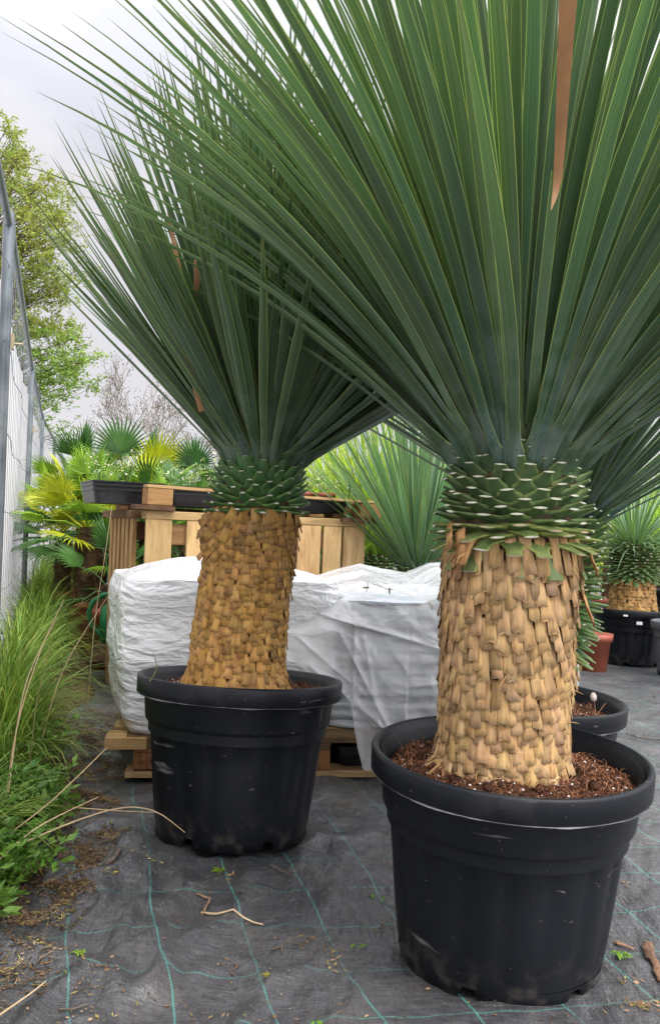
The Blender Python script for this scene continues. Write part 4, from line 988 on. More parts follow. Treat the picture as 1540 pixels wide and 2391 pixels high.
# ------------------------------------------------------------------ fan palms
def fan_leaf(mb, mp_, base, phi, el, pet, r, tint, rs, mat=0, nb=22, spread=2.5):
    t_, n_, u_ = frame(phi); d = n_ * math.cos(el) + u_ * math.sin(el); hub = np.array(base) + d * pet - u_ * pet * .10
    mp_.tube([base, tuple((np.array(base) + hub) / 2 + u_ * .03), tuple(hub)], [.006, .0045, .004], 5, tint=tint)
    up = -n_ * math.sin(el) + u_ * math.cos(el); tilt = rs.uniform(-.35, .25); d2 = d * math.cos(tilt) - up * math.sin(tilt); up2 = d * math.sin(tilt) + up * math.cos(tilt); rl = rs.uniform(-.5, .5)
    t2 = t_ * math.cos(rl) + up2 * math.sin(rl); up2 = -t_ * math.sin(rl) + up2 * math.cos(rl)
    for k in range(nb):
        a = (k / (nb - 1) - .5) * spread; L_ = r * (1 - .30 * (abs(a) / (spread / 2)) ** 2) * rs.uniform(.9, 1.05)
        dd = d2 * math.cos(a) + t2 * math.sin(a); sd = -d2 * math.sin(a) + t2 * math.cos(a); v = []
        br = rs.uniform(-.03, .18)
        for s_, wv in ((0, .08), (.25, .56), (.48, 1.0), (.75, .55), (1.0, .05)):
            p = hub + dd * L_ * s_ - up2 * br * L_ * max(0, s_ - .5) ** 2 * 2 + up2 * .10 * L_ * math.sin(s_ * 3.1) * .4 - np.array([0, 0, 1]) * L_ * .10 * s_ ** 3; w_ = r * spread / nb * .245 * wv
            v += [p - sd * w_ - up2 * w_ * .7, p + up2 * w_ * .3, p + sd * w_ - up2 * w_ * .7]
        mb.add(v, gridf(5, 3), tint=np.array(tint) * rs.uniform(.8, 1.15), mat=mat)
GREEN = (1, 1, 1); YEL = (7.5, 3.3, .7); LIME = (3.6, 2.5, .9); DARK = (.6, .72, .7)
def fan_palm(label, px, D, zc, n, r, pet, cols, seed, stem=True, base_z=0.0, potR=.15, x=None):
    rs = random.Random(seed); X = P(px, 1200, D).x if x is None else x; zc -= .10 if zc > .85 else 0
    t = thing('fan_palm', label, 'palm', (X, D, base_z), group='potted fan palms behind the stacks')
    hp = .36
    mb = MB(); lathe(mb, [(0, 0, 0), (potR * .74, 0, 0), (potR * .93, hp - .05, 0), (potR * .95, hp - .048, 0), (potR, hp - .045, 0), (potR, hp, 0), (potR * .93, hp, 0), (potR * .9, hp - .04, 0), (0, hp - .03, 0)], 40); mb.build('pot', [M['terracotta']], t)
    mb = MB(); mb.tube([(0, 0, hp - .05), (.01, 0, (hp + zc) / 2 - base_z / 2), (0, 0, zc - base_z)], [.06, .065, .05], 14)
    for k in range(120):
        a = rs.uniform(0, 6.28); z = rs.uniform(hp - .02, zc - base_z); p = Vector((.062 * math.cos(a), .062 * math.sin(a), z)); mb.tube([p, p + Vector((math.cos(a) * .03, math.sin(a) * .03, rs.uniform(-.02, .05)))], [.003, .001], 4, cap=False, tint=(1.4, 1.2, 1))
    mb.build('trunk', [M['palmhair']], t)
    ml, mp_ = MB(), MB()
    for i in range(n):
        f = i / max(1, n - 1); el = 1.40 - 1.70 * f + rs.uniform(-.15, .15); phi = i * 2.4 + rs.uniform(-.3, .3)
        c = cols[int(f * len(cols) * .999)]; c = c if rs.random() > .25 else rs.choice(cols)
        fan_leaf(ml, mp_, (0, 0, zc - base_z - .05 * f), phi, el, pet * rs.uniform(.7, 1.15), r * rs.uniform(.8, 1.1), c, rs)
    ml.build('leaf_crown', [M['palmleaf']], t); mp_.build('leaf_stalks', [M['palmleaf']], t)
    return t
fan_palm('fan palm with yellowing leaves in the red pot behind the watering can', 232, 5.8, .90, 22, .30, .42, [GREEN, LIME, YEL, YEL, LIME, YEL, GREEN, GREEN], 71)
fan_palm('fan palm with green crown closest to the white-sheeted fence', 196, 6.7, 1.08, 20, .32, .44, [GREEN, GREEN, LIME, YEL, YEL, LIME], 72)
fan_palm('tall bright green fan palm above the tray at the table\'s left end', 300, 6.5, 1.12, 15, .36, .42, [GREEN, GREEN, LIME, GREEN, YEL], 73)
fan_palm('dark fan palm seen behind the leafless tree gap, left of the leaning trunk', 395, 6.9, 1.10, 14, .34, .42, [DARK, GREEN, GREEN, DARK], 74)
fan_palm('dark green fan palm directly left of the leaning trunk', 470, 6.4, 1.06, 14, .33, .40, [DARK, GREEN, LIME, DARK, GREEN], 75)
fan_palm('low fan palm showing through the pallet gap on the left', 430, 5.6, .62, 12, .28, .32, [GREEN, DARK, GREEN], 76)
fan_palm('low fan palm hidden behind the pallet table and leaning trunk', 610, 5.9, .70, 12, .30, .34, [GREEN, DARK, GREEN], 77)
fan_palm('low fan palm behind the right part of the pallet table', 770, 5.5, .55, 12, .28, .30, [GREEN, LIME, DARK], 78)
fan_palm('yellow fan palm beyond the red pot on the right', 1425, 7.6, .72, 12, .28, .30, [YEL, YEL, LIME], 79)
fan_palm('small dark fan palm low behind the wrapped stack', 262, 5.1, .50, 9, .24, .26, [GREEN, DARK, GREEN], 80, potR=.12)
fan_palm('lime fan palm at the far right edge behind the pots', 1545, 8.2, .70, 12, .30, .34, [LIME, YEL, GREEN], 81)
fan_palm('yellowing fan palm pressed against the fence left of the red pot', 150, 6.2, .80, 20, .30, .40, [GREEN, YEL, LIME, YEL, GREEN, LIME], 82, potR=.13)
fan_palm('low yellow and green fan palm below the overhanging tray', 285, 5.7, .74, 16, .28, .34, [LIME, YEL, GREEN, GREEN, LIME], 83, potR=.13)
fan_palm('yellow-leaved fan palm standing between the fence and the overhanging tray', 205, 5.5, .84, 20, .27, .36, [LIME, YEL, YEL, LIME, GREEN, GREEN], 84, potR=.13)
fan_palm('bushy lime fan palm rising behind the left part of the pallet table', 345, 5.9, .98, 20, .28, .34, [GREEN, LIME, YEL, LIME, GREEN], 85, potR=.13)
fan_palm('lime-tinged fan palm just left of the leaning trunk, above the table', 440, 5.6, .95, 18, .26, .32, [GREEN, LIME, LIME, YEL, GREEN], 86, potR=.13)
# red pot on the right
tr_ = thing('plant_pot', 'red plastic pot left of the stickered black pot on the right', 'pot', (P(1386, 1500, 5.7).x, 5.7, 0))
mb = MB(); lathe(mb, [(0, 0, 0), (.085, 0, 0), (.105, .20, 0), (.118, .20, 0), (.122, .25, 0), (.114, .25, 0), (.10, .21, 0), (0, .21, 0)], 40); mb.build('pot_shell', [M['terracotta']], tr_)
make_soil(tr_, .10, .215, 80, .01)

# ------------------------------------------------------------------ background greenery
def leafy_cloud(mb, c, rad, n, size, rs, tint=(1, 1, 1), ar=.5):
    for k in range(n):
        while True:
            v = Vector((rs.uniform(-1, 1), rs.uniform(-1, 1), rs.uniform(-1, 1)))
            if v.length < 1: break
        v *= .35 + .65 * rs.random() ** .4; p = Vector(c) + Vector((v.x * rad[0], v.y * rad[1], v.z * rad[2])); g = rs.uniform(.7, 1.3)
        leaflet(mb, p, size * rs.uniform(.6, 1.3), rs, (tint[0] * g, tint[1] * g, tint[2] * g), ar)
M['shrub'] = mat('shrub_leaf', [(.3, (.05, .11, .02)), (.7, (.13, .21, .04))], 2, rough=.5, translucent=.3)
shr = [('dark bushy shrub', -2.6, 9.5, 1.5, (.9, 1.1, .8)), ('green shrub', -1.5, 10, 1.45, (1, 1, 1)), ('green shrub', -.4, 10.4, 1.4, (.8, 1, .9)), ('shrub', .6, 9.6, 1.5, (2.4, 1.7, .7)),
       ('shrub', 1.5, 9.8, 1.6, (2.2, 1.7, .6)), ('shrub', 2.5, 9.9, 1.35, (3.2, 2.1, .5)), ('shrub', 3.4, 9.3, 1.5, (2.6, 2.0, .6)), ('shrub', 4.4, 10.2, 1.8, (1.6, 1.5, .8)), ('shrub', .1, 12, 1.9, (1.8, 1.5, .8)), ('shrub', 1.9, 12.4, 2.2, (1.6, 1.6, .8)), ('shrub', 3.9, 12.6, 2.5, (1.5, 1.6, .9))]
lab = ['dark shrub beside the fence behind the fan palms', 'green shrub behind the tall fan palm', 'green shrub behind the leaning trunk', 'yellow-green shrub behind the pallet table', 'yellow-green shrub behind the nearest trunk', 'bright yellow shrub behind the red pot', 'yellow shrub behind the stickered pot', 'green shrub beyond the right edge of the pots', 'tall pale shrub far behind the table', 'tall pale shrub far behind the nearest yucca', 'tallest green shrub in the far right background']
for i, (nm, x, y, h, tn) in enumerate(shr):
    rs = random.Random(90 + i); t = thing('shrub', lab[i], 'shrub', (x, y, 0), group='background shrubs')
    mb = MB()
    for k in range(7):
        a = k * .9; mb.tube([(0, 0, 0), (.15 * math.cos(a), .15 * math.sin(a), h * .4), (.4 * math.cos(a), .3 * math.sin(a), h * .85)], [.02, .012, .005], 5)
    mb.build('branches', [M['bark']], t)
    mb = MB()
    for k in range(16):
        leafy_cloud(mb, (rs.uniform(-.55, .55), rs.uniform(-.4, .4), rs.uniform(.2, h * .9)), (.28, .28, .22), 110, .075, rs, np.array(tn) * rs.uniform(.75, 1.2), ar=.35)
    mb.build('foliage', [M['shrub']], t)

# ------------------------------------------------------------------ trees
def grow(mb, p, d, L_, r, depth, rs, tips, spread=.5, up=.12, seg=4, k=(2, 3)):
    pts = [Vector(p)]; dd = Vector(d).normalized(); rr = [r]
    for i in range(seg):
        dd = (dd + Vector((rs.uniform(-1, 1), rs.uniform(-1, 1), rs.uniform(-.6, 1) + up)) * .16).normalized()
        pts.append(pts[-1] + dd * L_ / seg); rr.append(r * (1 - .45 * (i + 1) / seg))
    mb.tube(pts, [max(.0045, q) for q in rr], 6 if r > .02 else 4, cap=False)
    if depth == 0: tips.append((pts[-1], dd)); return
    for c in range(rs.randint(*k)):
        b = pts[rs.randint(max(1, seg // 2), seg)]; a = Vector((rs.uniform(-1, 1), rs.uniform(-1, 1), rs.uniform(-.5, 1))).normalized()
        grow(mb, b, (dd + a * spread * rs.uniform(.7, 1.4)).normalized(), L_ * rs.uniform(.6, .8), rr[-1] * .72, depth - 1, rs, tips, spread, up, seg, k)
    tips.append((pts[-1], dd))

def big_tree():
    rs = random.Random(5); D = 10.0; X0 = P(-40, 800, D).x - .2
    t = thing('broadleaf_tree', 'tall tree with sparse yellow-green spring leaves rising behind the fence', 'tree', (X0, D, 0))
    mb = MB(); tr = [Vector((0, 0, 0)), Vector((.05, 0, 1.5)), Vector((.0, .1, 3.0)), Vector((.15, 0, 4.4)), Vector((.1, 0, 5.6))]
    mb.tube(tr, [.13, .11, .085, .055, .02], 12); ml = MB()
    lobes = [((60, 500), (95, 150), 42), ((35, 400), (50, 90), 14), ((110, 470), (60, 90), 14), ((75, 700), (115, 130), 44), ((110, 850), (105, 90), 34), ((150, 830), (75, 60), 12), ((70, 600), (110, 130), 36), ((40, 850), (110, 150), 24), ((125, 965), (35, 40), 6), ((175, 870), (45, 35), 7), ((-40, 600), (90, 300), 50), ((10, 350), (30, 60), 6), ((150, 600), (40, 110), 8)]
    for (c, r_, n) in lobes:
        for k in range(n):
            a = rs.uniform(0, 6.28); q = rs.random() ** .5; e_ = P(c[0] + r_[0] * q * math.cos(a), c[1] + r_[1] * q * math.sin(a), D) - Vector((X0, D, 0)); e_.y += rs.uniform(-.7, .7)
            zt = min(5.2, max(1.2, e_.z - rs.uniform(.4, 1.1))); s_ = Vector((.05, 0, zt)); m1 = s_.lerp(e_, .5) + Vector((0, 0, .12 + rs.uniform(-.1, .1)))
            mb.tube([s_, m1, e_], [.011, .006, .0025], 4, cap=False)
            yel = rs.random(); hi = max(0, min(1, (e_.z - 1.8) / 2.2))
            base = np.array([.72 + .3 * hi * yel, 1.05, .7]) if e_.z < 3.0 else np.array([.80 + .28 * yel, .95, .7])
            for tw_ in range(7):
                d = Vector((rs.gauss(0, 1), rs.gauss(0, 1), rs.gauss(.0, .8))).normalized(); L_ = rs.uniform(.10, .26); p1 = e_ + d * L_; mb.tube([e_, p1], [.0025, .0012], 3, cap=False)
                for j in range(12):
                    q2 = e_.lerp(p1, rs.uniform(.2, 1.08)) + Vector((rs.uniform(-.03, .03), rs.uniform(-.03, .03), rs.uniform(-.03, .03))); g = rs.uniform(.7, 1.25)
                    leaflet(ml, q2, rs.uniform(.034, .058), rs, base * g, .45)
    mb.build('trunk', [M['bark']], t); ml.build('crown', [M['treeleaf']], t)
big_tree()
def bare_tree(label, px, D, top_py, seed, sp=1.0):
    rs = random.Random(seed); b = P(px, 1230, D); H = P(px, top_py, D).z
    t = thing('bare_tree', label, 'tree', (b.x, D, 0), group='nearly leafless trees'); mb = MB(); tips = []
    grow(mb, (0, 0, 0), (0, 0, 1), H * .40, .045, 6, rs, tips, .62, .22, 4, (2, 3)); mb.build('trunk', [M['greybark']], t)
    ml = MB(); 
    for p, d in tips:
        for j in range(5): leaflet(ml, p + Vector((rs.uniform(-.09, .09), rs.uniform(-.09, .09), rs.uniform(-.09, .09))), rs.uniform(.022, .04), rs, (.42, .32, .9), .6)
    ml.build('buds', [M['treeleaf']], t)
bare_tree('thin leafless tree with brownish buds above the fan palms', 345, 14, 900, 14)
bare_tree('second leafless tree standing lower behind the wrapped palms, right of the first', 440, 17, 1000, 19)

# ------------------------------------------------------------------ fence
FP = [(-.195, -.2), (-1.192, 3.03), (-2.19, 6.08), (-3.13, 9.06), (-3.90, 11.8), (-4.98, 15.7), (-5.9, 19.0)]
flab = ['nearest steel mesh fence panel, cut off by the left edge', 'second fence panel from the camera, beside the tall grass', 'third fence panel from the camera, behind the grass', 'fourth fence panel, next to the fan palms', 'fifth fence panel, mostly behind the fan palms', 'farthest fence panel of the line']
for i in range(len(FP) - 1):
    (x0, y0), (x1, y1) = FP[i], FP[i + 1]; L_ = math.hypot(x1 - x0, y1 - y0); rz = math.atan2(y1 - y0, x1 - x0); H = 2.0 if i else 1.98
    t = thing('fence_panel', flab[i], 'fence', (x0, y0, 0), (0, 0, rz), group='temporary mesh fence panels')
    a, b = .03, L_ - .03
    for xx, rr in ((a, .017), (b, .018)):
        mb = MB(); mb.tube([(xx, 0, 0.02), (xx, 0, 1), (xx, 0, H - (.0 if xx == b else .03))], rr, 14); mb.build('post', [M['steel']], t)
    mb = MB(); mb.tube([(a, 0, H - .045), (b, 0, H - .045)], .0135, 12, cap=False); mb.build('top_rail', [M['steel']], t)
    mb = MB(); mb.tube([(a, 0, .12), (b, 0, .12)], .017, 12, cap=False); mb.build('bottom_rail', [M['steel']], t)
    mb = MB()
    for k in range(int(L_ / .155)):
        x = a + .05 + k * .155
        if x > b - .02: break
        mb.tube([(x, .006, .12), (x + random.uniform(-.004, .004), .004, 1.0), (x, .006, H - .045)], .0016, 4, cap=False)
    for k, z in enumerate((.32, .62, .92, 1.22, 1.52, 1.78)):
        pts = [(a + (b - a) * q / 16, -.004 + .008 * math.sin(q * 1.1 + k), z - .05 * math.sin(q / 16 * math.pi) * (1 if k % 2 else .5) + .006 * math.sin(q * 1.7 + k)) for q in range(17)]
        mb.tube(pts, .0019, 4, cap=False)
    mb.build('wire_mesh', [M['wire']], t)
    for z in (1.52,):
        mb = MB(); mb.box((b + .012, -.026, z), (.014, .005, .028)); mb.tube([(b + .01, -.03, z - .006), (b + .01, -.060, z - .006)], .0045, 8); mb.build('coupler', [M['brass']], t, smooth=False)
# white sheet hung on the far side
mb = MB(); cols_ = []; 
for i in range(len(FP) - 1):
    (x0, y0), (x1, y1) = FP[i], FP[i + 1]; L_ = math.hypot(x1 - x0, y1 - y0); nx, ny = -(y1 - y0) / L_, (x1 - x0) / L_
    for q in np.arange(0, 1, .014):
        x, y = x0 + (x1 - x0) * q, y0 + (y1 - y0) * q; d = .075 + .004 * math.sin(q * L_ * 21) + .008 * noise.noise(Vector((q * L_ * 3, i, 0)))
        cols_.append([(x + nx * (d + .012 * noise.noise(Vector((q * L_ * 3, z * 2.2, i)))), y + ny * d, z) for z in np.linspace(.05, 1.93 + .01 * math.sin(q * 30), 20)])
v = np.array(cols_); mb.add(v, gridf(v.shape[0], v.shape[1]))
o = mb.build('white_sheeting', [M['tarp']]); tag(o, 'rippled white plastic sheeting hung behind the mesh fence', 'sheeting')

# ------------------------------------------------------------------ watering can
cp = P(262, 1480, 4.75); wc = thing('watering_can', 'green plastic watering can half hidden behind the white wrapped stack', 'watering can', (cp.x + .035, 4.75, .10), (0, 0, R_(10)))
mb = MB(); lathe(mb, [(0, .10, 0), (.085, .10, 0), (.10, .12, 0), (.105, .24, 0), (.095, .30, 0), (.06, .33, 0), (.05, .335, 0), (.045, .33, 0), (.08, .24, 0), (0, .13, 0)], 32); mb.build('can_body', [M['green_can']], wc)
mb = MB(); hp_ = [(.03, 0, .345), (-.03, 0, .375), (-.09, 0, .37), (-.145, 0, .33), (-.165, 0, .27), (-.150, 0, .20), (-.11, 0, .155), (-.09, 0, .15)]
mb.tube(hp_, [.014] * 8, 12); mb.build('handle', [M['green_can']], wc)
mb = MB(); mb.tube([(.09, 0, .14), (.18, 0, .22), (.30, 0, .36)], [.028, .018, .013], 12); mb.build('spout', [M['green_can']], wc)
mb = MB(); mb.tube([(-.085, 0, .13), (-.085, 0, .27)], [.022, .018], 10); mb.build('handle_mount', [M['green_can']], wc)
tb = thing('brick', 'grey block under the watering can', 'block', (cp.x + .035, 4.75, .0)); mb = MB(); mb.box((0, 0, .149), (.12, .09, .0490), tint=(1, 1, 1), jit=.001); mb.build('block_body', [M['oldwood']], tb, smooth=False)

# ------------------------------------------------------------------ weeds, grass, straws
def grass_blade(mb, p, phi, lean, Ln, W, tint, rs, n=5):
    t_, n_, u_ = frame(phi); v = []; q = np.array(p, float); prev = 0
    for i in range(n + 1):
        s_ = i / n; th = lean + (1.0 + lean) * s_ ** 2 * .9; q = q + (n_ * math.sin(th) + u_ * math.cos(th)) * Ln / n; w_ = W * (1 - s_ ** 2) * .5 + .0002
        v += [q - t_ * w_, q + t_ * w_]
    mb.add(v, gridf(n + 1, 2), tint=tint)
rs = random.Random(17); mb = MB()
for k in range(9500):
    y = 1.95 + 7.5 * rs.random() ** 1.7; e_, f_ = edge_x(y) - .16, fence_x(y) + .03
    cl = noise.noise(Vector((y * 2.2, 1.5, 0)));
    x = f_ + (e_ - f_) * rs.random() ** 1.15
    tuft = noise.noise(Vector((x * 5, y * 3.2, 4)))
    if tuft < -.12 and rs.random() < .75: continue
    if y < 2.35 and rs.random() < .55: continue
    h = rs.uniform(.13, .39) * (1 + tuft * .8) * (.75 if y < 2.5 else 1); g = rs.uniform(.65, 1.35); yl = rs.random()
    tn = (g * (1.0 + .35 * yl), g, g * .8) if yl < .88 else (2.4, 1.45, 1.7)
    grass_blade(mb, (x, y, bz(x, y) - .01), rs.gauss(-.5, 1.5), rs.uniform(.0, .75), h, rs.uniform(.0035, .009), tn, rs)
tag(mb.build('grass', [M['grass']]), 'tall soft green grass growing along the foot of the fence', 'grass', kind='stuff')

mb = MB()
def vetch(mb, p, phi, Ln, rs, tn):
    t_, n_, u_ = frame(phi); q = Vector(p); pts = [q.copy()]; th = rs.uniform(.1, .6)
    for i in range(8):
        th += rs.uniform(.0, .22); q = q + Vector(tuple(n_ * math.sin(th) + u_ * math.cos(th))) * Ln / 8; pts.append(q.copy())
    mb.tube(pts, [.0022] * 5 + [.0014] * 4, 4, tint=tn, cap=False)
    for i in range(1, 9):
        d = (pts[i] - pts[i - 1]).normalized(); sd = Vector(tuple(t_))
        for sg in (-1, 1):
            dd = (sd * sg + d * .5 + Vector((0, 0, rs.uniform(-.2, .3)))).normalized(); st = pts[i]
            for j in range(3):
                b = st + dd * .018 * j; leaflet(mb, b, rs.uniform(.024, .040), rs, tuple(np.array(tn) * rs.uniform(.75, 1.3)), .42, d=(dd + d * rs.uniform(-.8, .8) + Vector((0, 0, rs.uniform(-.4, .4)))).normalized())
for k in range(420):
    y = rs.choice([rs.uniform(1.78, 2.4), rs.uniform(1.85, 2.35), rs.uniform(2.5, 6.0), rs.uniform(2.4, 3.6)]); f_, e_ = fence_x(y) + .02, edge_x(y)
    x = f_ + (e_ - f_) * rs.random() ** (1.3 if y > 2.45 else .95) * (1.0 if y < 2.5 else .95)
    if y < 2.5: x = rs.uniform(max(f_, e_ - .26), e_ - .01 - .08 * abs(y - 2.1))
    elif x > e_ - .18: x -= .18
    vetch(mb, (x, y, max(0, bz(x, y)) - .005), rs.gauss(-.6, 1.1), rs.uniform(.08, .22) * (1 if y < 2.6 else 1.3), rs, (rs.uniform(.9, 1.3), 1.0, .9))
tag(mb.build('weeds', [M['weed']]), 'leafy green weeds spilling onto the black fabric at the left edge', 'weeds', kind='stuff')

straws = [([(-10, 1970, 1.95), (120, 1870, 1.98), (250, 1745, 2.02)], 'long straight dry stalk leaning up from the weeds'),
          ([(-10, 1995, 1.9), (180, 1915, 2.05), (290, 1885, 2.1), (365, 1895, 2.08), (432, 1943, 2.02)], 'long dry stalk arching in front of the left pot'),
          ([(-5, 2010, 1.85), (90, 1930, 1.95), (230, 1860, 2.1)], 'dry stalk lying low over the weeds'),
          ([(115, 1880, 2.3), (270, 1892, 2.32), (368, 1896, 2.34)], 'thin straight straw lying on the fabric towards the left pot'),
          ([(-5, 2372, 1.50), (70, 2320, 1.56), (108, 2290, 1.60)], 'short dry straw in the bottom left corner'),
          ([(10, 1900, 2.2), (40, 1700, 2.25), (95, 1520, 2.3), (150, 1400, 2.35)], 'tall dry grass stem rising over the grass'),
          ([(20, 1850, 2.2), (60, 1600, 2.3), (135, 1440, 2.4)], 'second tall dry grass stem, left of the grass crest'),
          ([(90, 1760, 2.6), (150, 1560, 2.7), (260, 1380, 2.8)], 'dry stem leaning towards the watering can'),
          ([(70, 1800, 2.4), (85, 1650, 2.4), (120, 1500, 2.5)], 'short upright dry stem among the green grass'),
          ([(205, 1650, 3.2), (222, 1450, 3.2), (245, 1300, 3.2), (262, 1180, 3.25)], 'thin pale stem standing before the fan palms'),
          ([(350, 1590, 2.30), (366, 1560, 2.30), (358, 1522, 2.31)], 'small green twig sticking up from the left pot rim')]
for pts, lb in straws:
    w3 = [P(*p) for p in pts]; mb = MB(); c0 = w3[0]; n_ = 16; xs_ = np.linspace(0, len(w3) - 1, n_); pp = np.array([tuple(q) for q in w3])
    # resample smoothly
    out_ = []
    for x in xs_:
        i = min(int(x), len(w3) - 2); f = x - i; a, b, c, d = pp[max(i - 1, 0)], pp[i], pp[i + 1], pp[min(i + 2, len(w3) - 1)]
        out_.append(Vector(.5 * ((2 * b) + (c - a) * f + (2 * a - 5 * b + 4 * c - d) * f * f + (3 * b - a - 3 * c + d) * f ** 3)) - c0)
    mb.tube(out_, list(np.linspace(.0022, .0010, n_)), 6, tint=(1, 1, 1) if 'green' not in lb else (.4, .5, .3)); o = mb.build('dry_stalk', [M['straw']], loc=c0)
    tag(o, lb, 'stalk', group='dry grass stalks')

# ------------------------------------------------------------------ litter on the fabric
def flake(mb, p, L_, W, rs, tint, mat=0, lift=0):
    a = rs.uniform(0, 6.28); d = Vector((math.cos(a), math.sin(a), rs.uniform(-.25, .35) + lift)).normalized(); s_ = Vector((-math.sin(a), math.cos(a), rs.uniform(-.4, .4))).normalized(); n_ = s_.cross(d) * -1
    p = Vector(p); vs = [p - d * L_ / 2, p - s_ * W / 2, p + n_ * W * .25, p + s_ * W / 2, p + d * L_ / 2]
    mb.add([tuple(q) for q in vs], tris=[(0, 1, 2), (1, 4, 2), (0, 2, 3), (3, 2, 4)], tint=tint, mat=mat)
mb = MB(); rs = random.Random(31)
patches = [(190, 1860, .10, .035, 900), (150, 1800, .12, .05, 800), (215, 1960, .06, .035, 500), (175, 1990, .06, .03, 400), (120, 2080, .10, .05, 800), (40, 2120, .10, .04, 600), (180, 1730, .14, .08, 900), (130, 1780, .16, .08, 900),
           (225, 1680, .12, .14, 900), (250, 1770, .10, .05, 500), (150, 1720, .14, .12, 900), (70, 1950, .12, .08, 600), (110, 2020, .10, .05, 700), (15, 2260, .05, .05, 350), (240, 1560, .14, .25, 500), (100, 1900, .12, .07, 600), (60, 1990, .12, .07, 500)]
for (px, py, rx, ry, n) in patches:
    q = P(px, py, 1); k_ = CAMZ / max(.05, (CAMZ - q.z)); cx_, cy_ = q.x * k_, k_
    for j in range(int(n * 1.7)):
        a = rs.uniform(0, 6.28); r = 1.7 * rs.random() ** .65 * (1 + .9 * noise.noise(Vector((math.cos(a) * 1.7, math.sin(a) * 1.7, px)))); x, y = cx_ + rx * r * math.cos(a), cy_ + ry * 1.4 * r * math.sin(a)
        if noise.noise(Vector((x * 16, y * 16, 2))) < -.08 and rs.random() < .85: continue
        z = max(gz(x, y), bz(x, y)) + .003 + .008 * (1 - min(1, r)) * rs.random(); g = rs.choice([rs.uniform(.25, .7), rs.uniform(.5, 1.1), rs.uniform(.9, 1.7)]); tn = (g * .85, g * .88, g * .9) if rs.random() < .9 else (1.6 * g, 2.0 * g, .8 * g)
        if rs.random() < .45: flake(mb, (x, y, z), rs.uniform(.006, .018), rs.uniform(.003, .008), rs, tn)
        else: flake(mb, (x, y, z), rs.uniform(.015, .05), rs.uniform(.0012, .003), rs, (tn[0] * 1.3, tn[1] * 1.3, tn[2] * 1.2), lift=rs.uniform(-.1, .2))
for j in range(3200):
    y = 1.45 + 6.5 * rs.random() ** 1.5; x = rs.uniform(-.36 * y - .05, .42 * y); 
    if noise.noise(Vector((x * 3, y * 3, 8))) < -.05 and rs.random() < .8: continue
    L_ = rs.choice([.003, .004, .004, .005, .007, .009, .013]) * rs.uniform(.7, 1.2); g = rs.uniform(.6, 2.0); flake(mb, (x, y, gz(x, y) + .0025), L_, L_ * rs.uniform(.2, .7), rs, (g, g, g) if rs.random() < .93 else (1.3, 1.7, .8))
for j in range(75):     # little heaps of seed cases
    y = 1.5 + 3.2 * rs.random() ** 1.2; x = rs.uniform(-.33 * y, .40 * y)
    for k in range(rs.randint(8, 26)):
        xx, yy = x + rs.gauss(0, .024), y + rs.gauss(0, .014); g = rs.uniform(.7, 1.8); flake(mb, (xx, yy, gz(xx, yy) + .003 + .003 * rs.random()), rs.uniform(.004, .022), rs.uniform(.001, .006), rs, (g, g * .95, g * .8) if rs.random() < .75 else (1.2 * g, 1.5 * g, .7 * g))
tag(mb.build('leaf_litter', [M['chip']]), 'brown bark crumbs, seed cases and dry bits scattered over the black fabric', 'litter', kind='stuff')

def gp(px, py):
    q = P(px, py, 1); k_ = CAMZ / (CAMZ - q.z); return Vector((q.x * k_, k_, gz(q.x * k_, k_)))
def stick(label, pts, rad, m='twig', name='twig', group='fallen twigs on the fabric', tint=(1, 1, 1), flat=1.0):
    w3 = [gp(*p) for p in pts]; c0 = w3[0]; mb = MB(); pp = []
    for i in range(len(w3) - 1):
        for q in range(4): 
            f = q / 4; v_ = w3[i].lerp(w3[i + 1], f); pp.append(Vector((v_.x, v_.y, gz(v_.x, v_.y) + rad * 1.0)) - c0 + Vector((rng.normal(0, rad * .3), rng.normal(0, rad * .3), abs(rng.normal(0, rad * .3)))))
    v_ = w3[-1]; pp.append(Vector((v_.x, v_.y, gz(v_.x, v_.y) + rad)) - c0)
    mb.tube(pp, list(rad * np.interp(np.linspace(0, 1, len(pp)), [0, .5, 1], [1.1, 1, .6]) * rng.uniform(.8, 1.15, len(pp))), 7, tint=tint)
    for v_ in mb.V: v_[:, 2] = v_[:, 2] * flat + .002
    tag(mb.build(name, [M[m]], loc=c0, smooth=flat == 1), label, 'twig', group=group)
stick('stout grey twig end on the fabric left of centre', [(252, 2035), (268, 2015), (284, 1992)], .006, tint=(1.2, 1.2, 1.2))
stick('long pale dry stalk below the left pot pointing right', [(470, 2122), (520, 2135), (615, 2148)], .0028, 'straw')
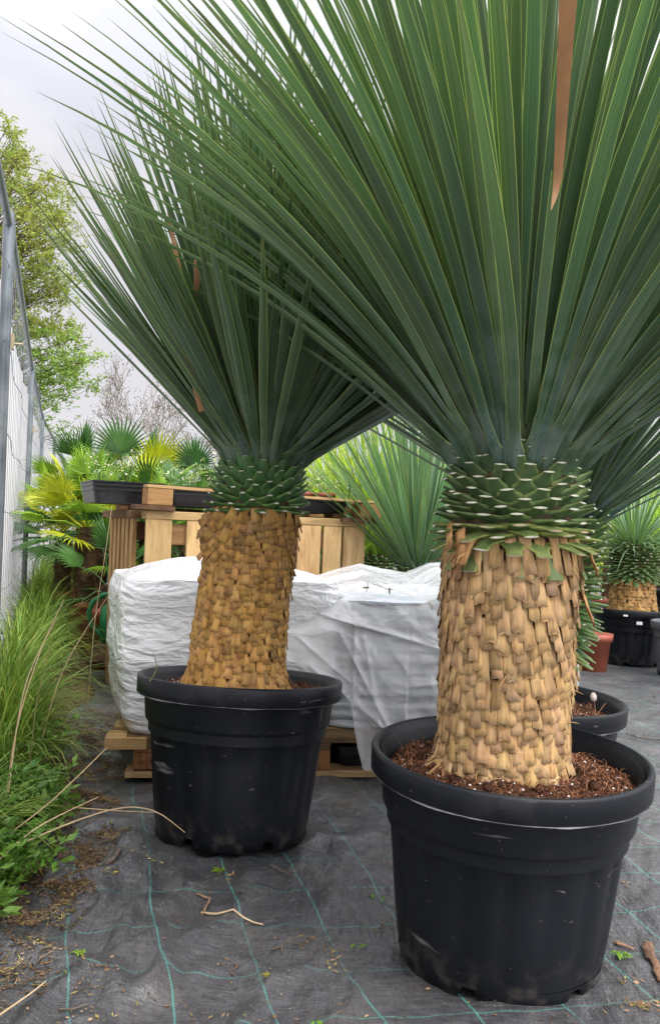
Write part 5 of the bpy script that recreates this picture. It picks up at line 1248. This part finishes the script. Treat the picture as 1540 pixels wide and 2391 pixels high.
stick('bent brown twig touching the long pale stalk', [(462, 2088), (490, 2095), (472, 2130)], .0032, tint=(1.6, 1.3, 1.1))
stick('thin dark twig at the foot of the left pot', [(632, 2015), (655, 2028), (682, 2036)], .0022)
stick('dark curled rootlet right of centre on the fabric', [(634, 2200), (655, 2192), (660, 2206)], .0018)
stick('dark thin twig near the lower left corner', [(140, 2340), (175, 2345), (205, 2338)], .002)
stick('wide strip of brown bark at the right edge', [(1512, 2190), (1525, 2230), (1540, 2275)], .010, tint=(1.3, .95, .7), flat=.4)
stick('short brown bark piece beside the nearest pot', [(1435, 2180), (1452, 2188), (1478, 2198)], .007, tint=(1.5, 1.1, .85), flat=.4)
stick('thin root curving on the fabric at the right', [(1460, 1712), (1490, 1722), (1540, 1728)], .003)
def green_bit(label, px, py, n, L_, seed, tn=(1.6, 1.5, .6)):
    c0 = gp(px, py); rs = random.Random(seed); mb = MB()
    for k in range(n):
        a = rs.uniform(0, 6.28); p = Vector((rs.gauss(0, L_ * .3), rs.gauss(0, L_ * .2), .004)); 
        ribbon(mb, [p, p + Vector((math.cos(a) * L_ * .5, math.sin(a) * L_ * .3, .006)), p + Vector((math.cos(a + .4) * L_, math.sin(a + .4) * L_ * .6, .002))], [L_ * .12, L_ * .26, L_ * .05], n=6, nrm=Vector((0, 0, 1)), tint=tn)
    tag(mb.build('fallen_seed', [M['weed']], loc=c0), label, 'seed', group='green seeds and sprigs fallen on the fabric')
green_bit('bright green winged seed left of the nearest pot', 880, 2085, 2, .030, 1)
green_bit('yellow-green sprig low left of the nearest pot', 835, 2180, 4, .022, 2)
green_bit('yellow-green clump of blossom in front of the left pot', 512, 2030, 16, .020, 3, (2.4, 1.6, .6))
green_bit('green sprig at the bottom edge centre', 735, 2380, 7, .022, 4)
green_bit('yellow-green sprig right of the nearest pot', 1450, 2215, 10, .026, 5)
green_bit('pale blossom bit on the fabric in the lower left', 185, 2238, 10, .020, 6, (2.0, 1.5, .8))
green_bit('small star-shaped dry bract near the bottom centre', 622, 2275, 5, .014, 7, (4.0, 1.6, .8))
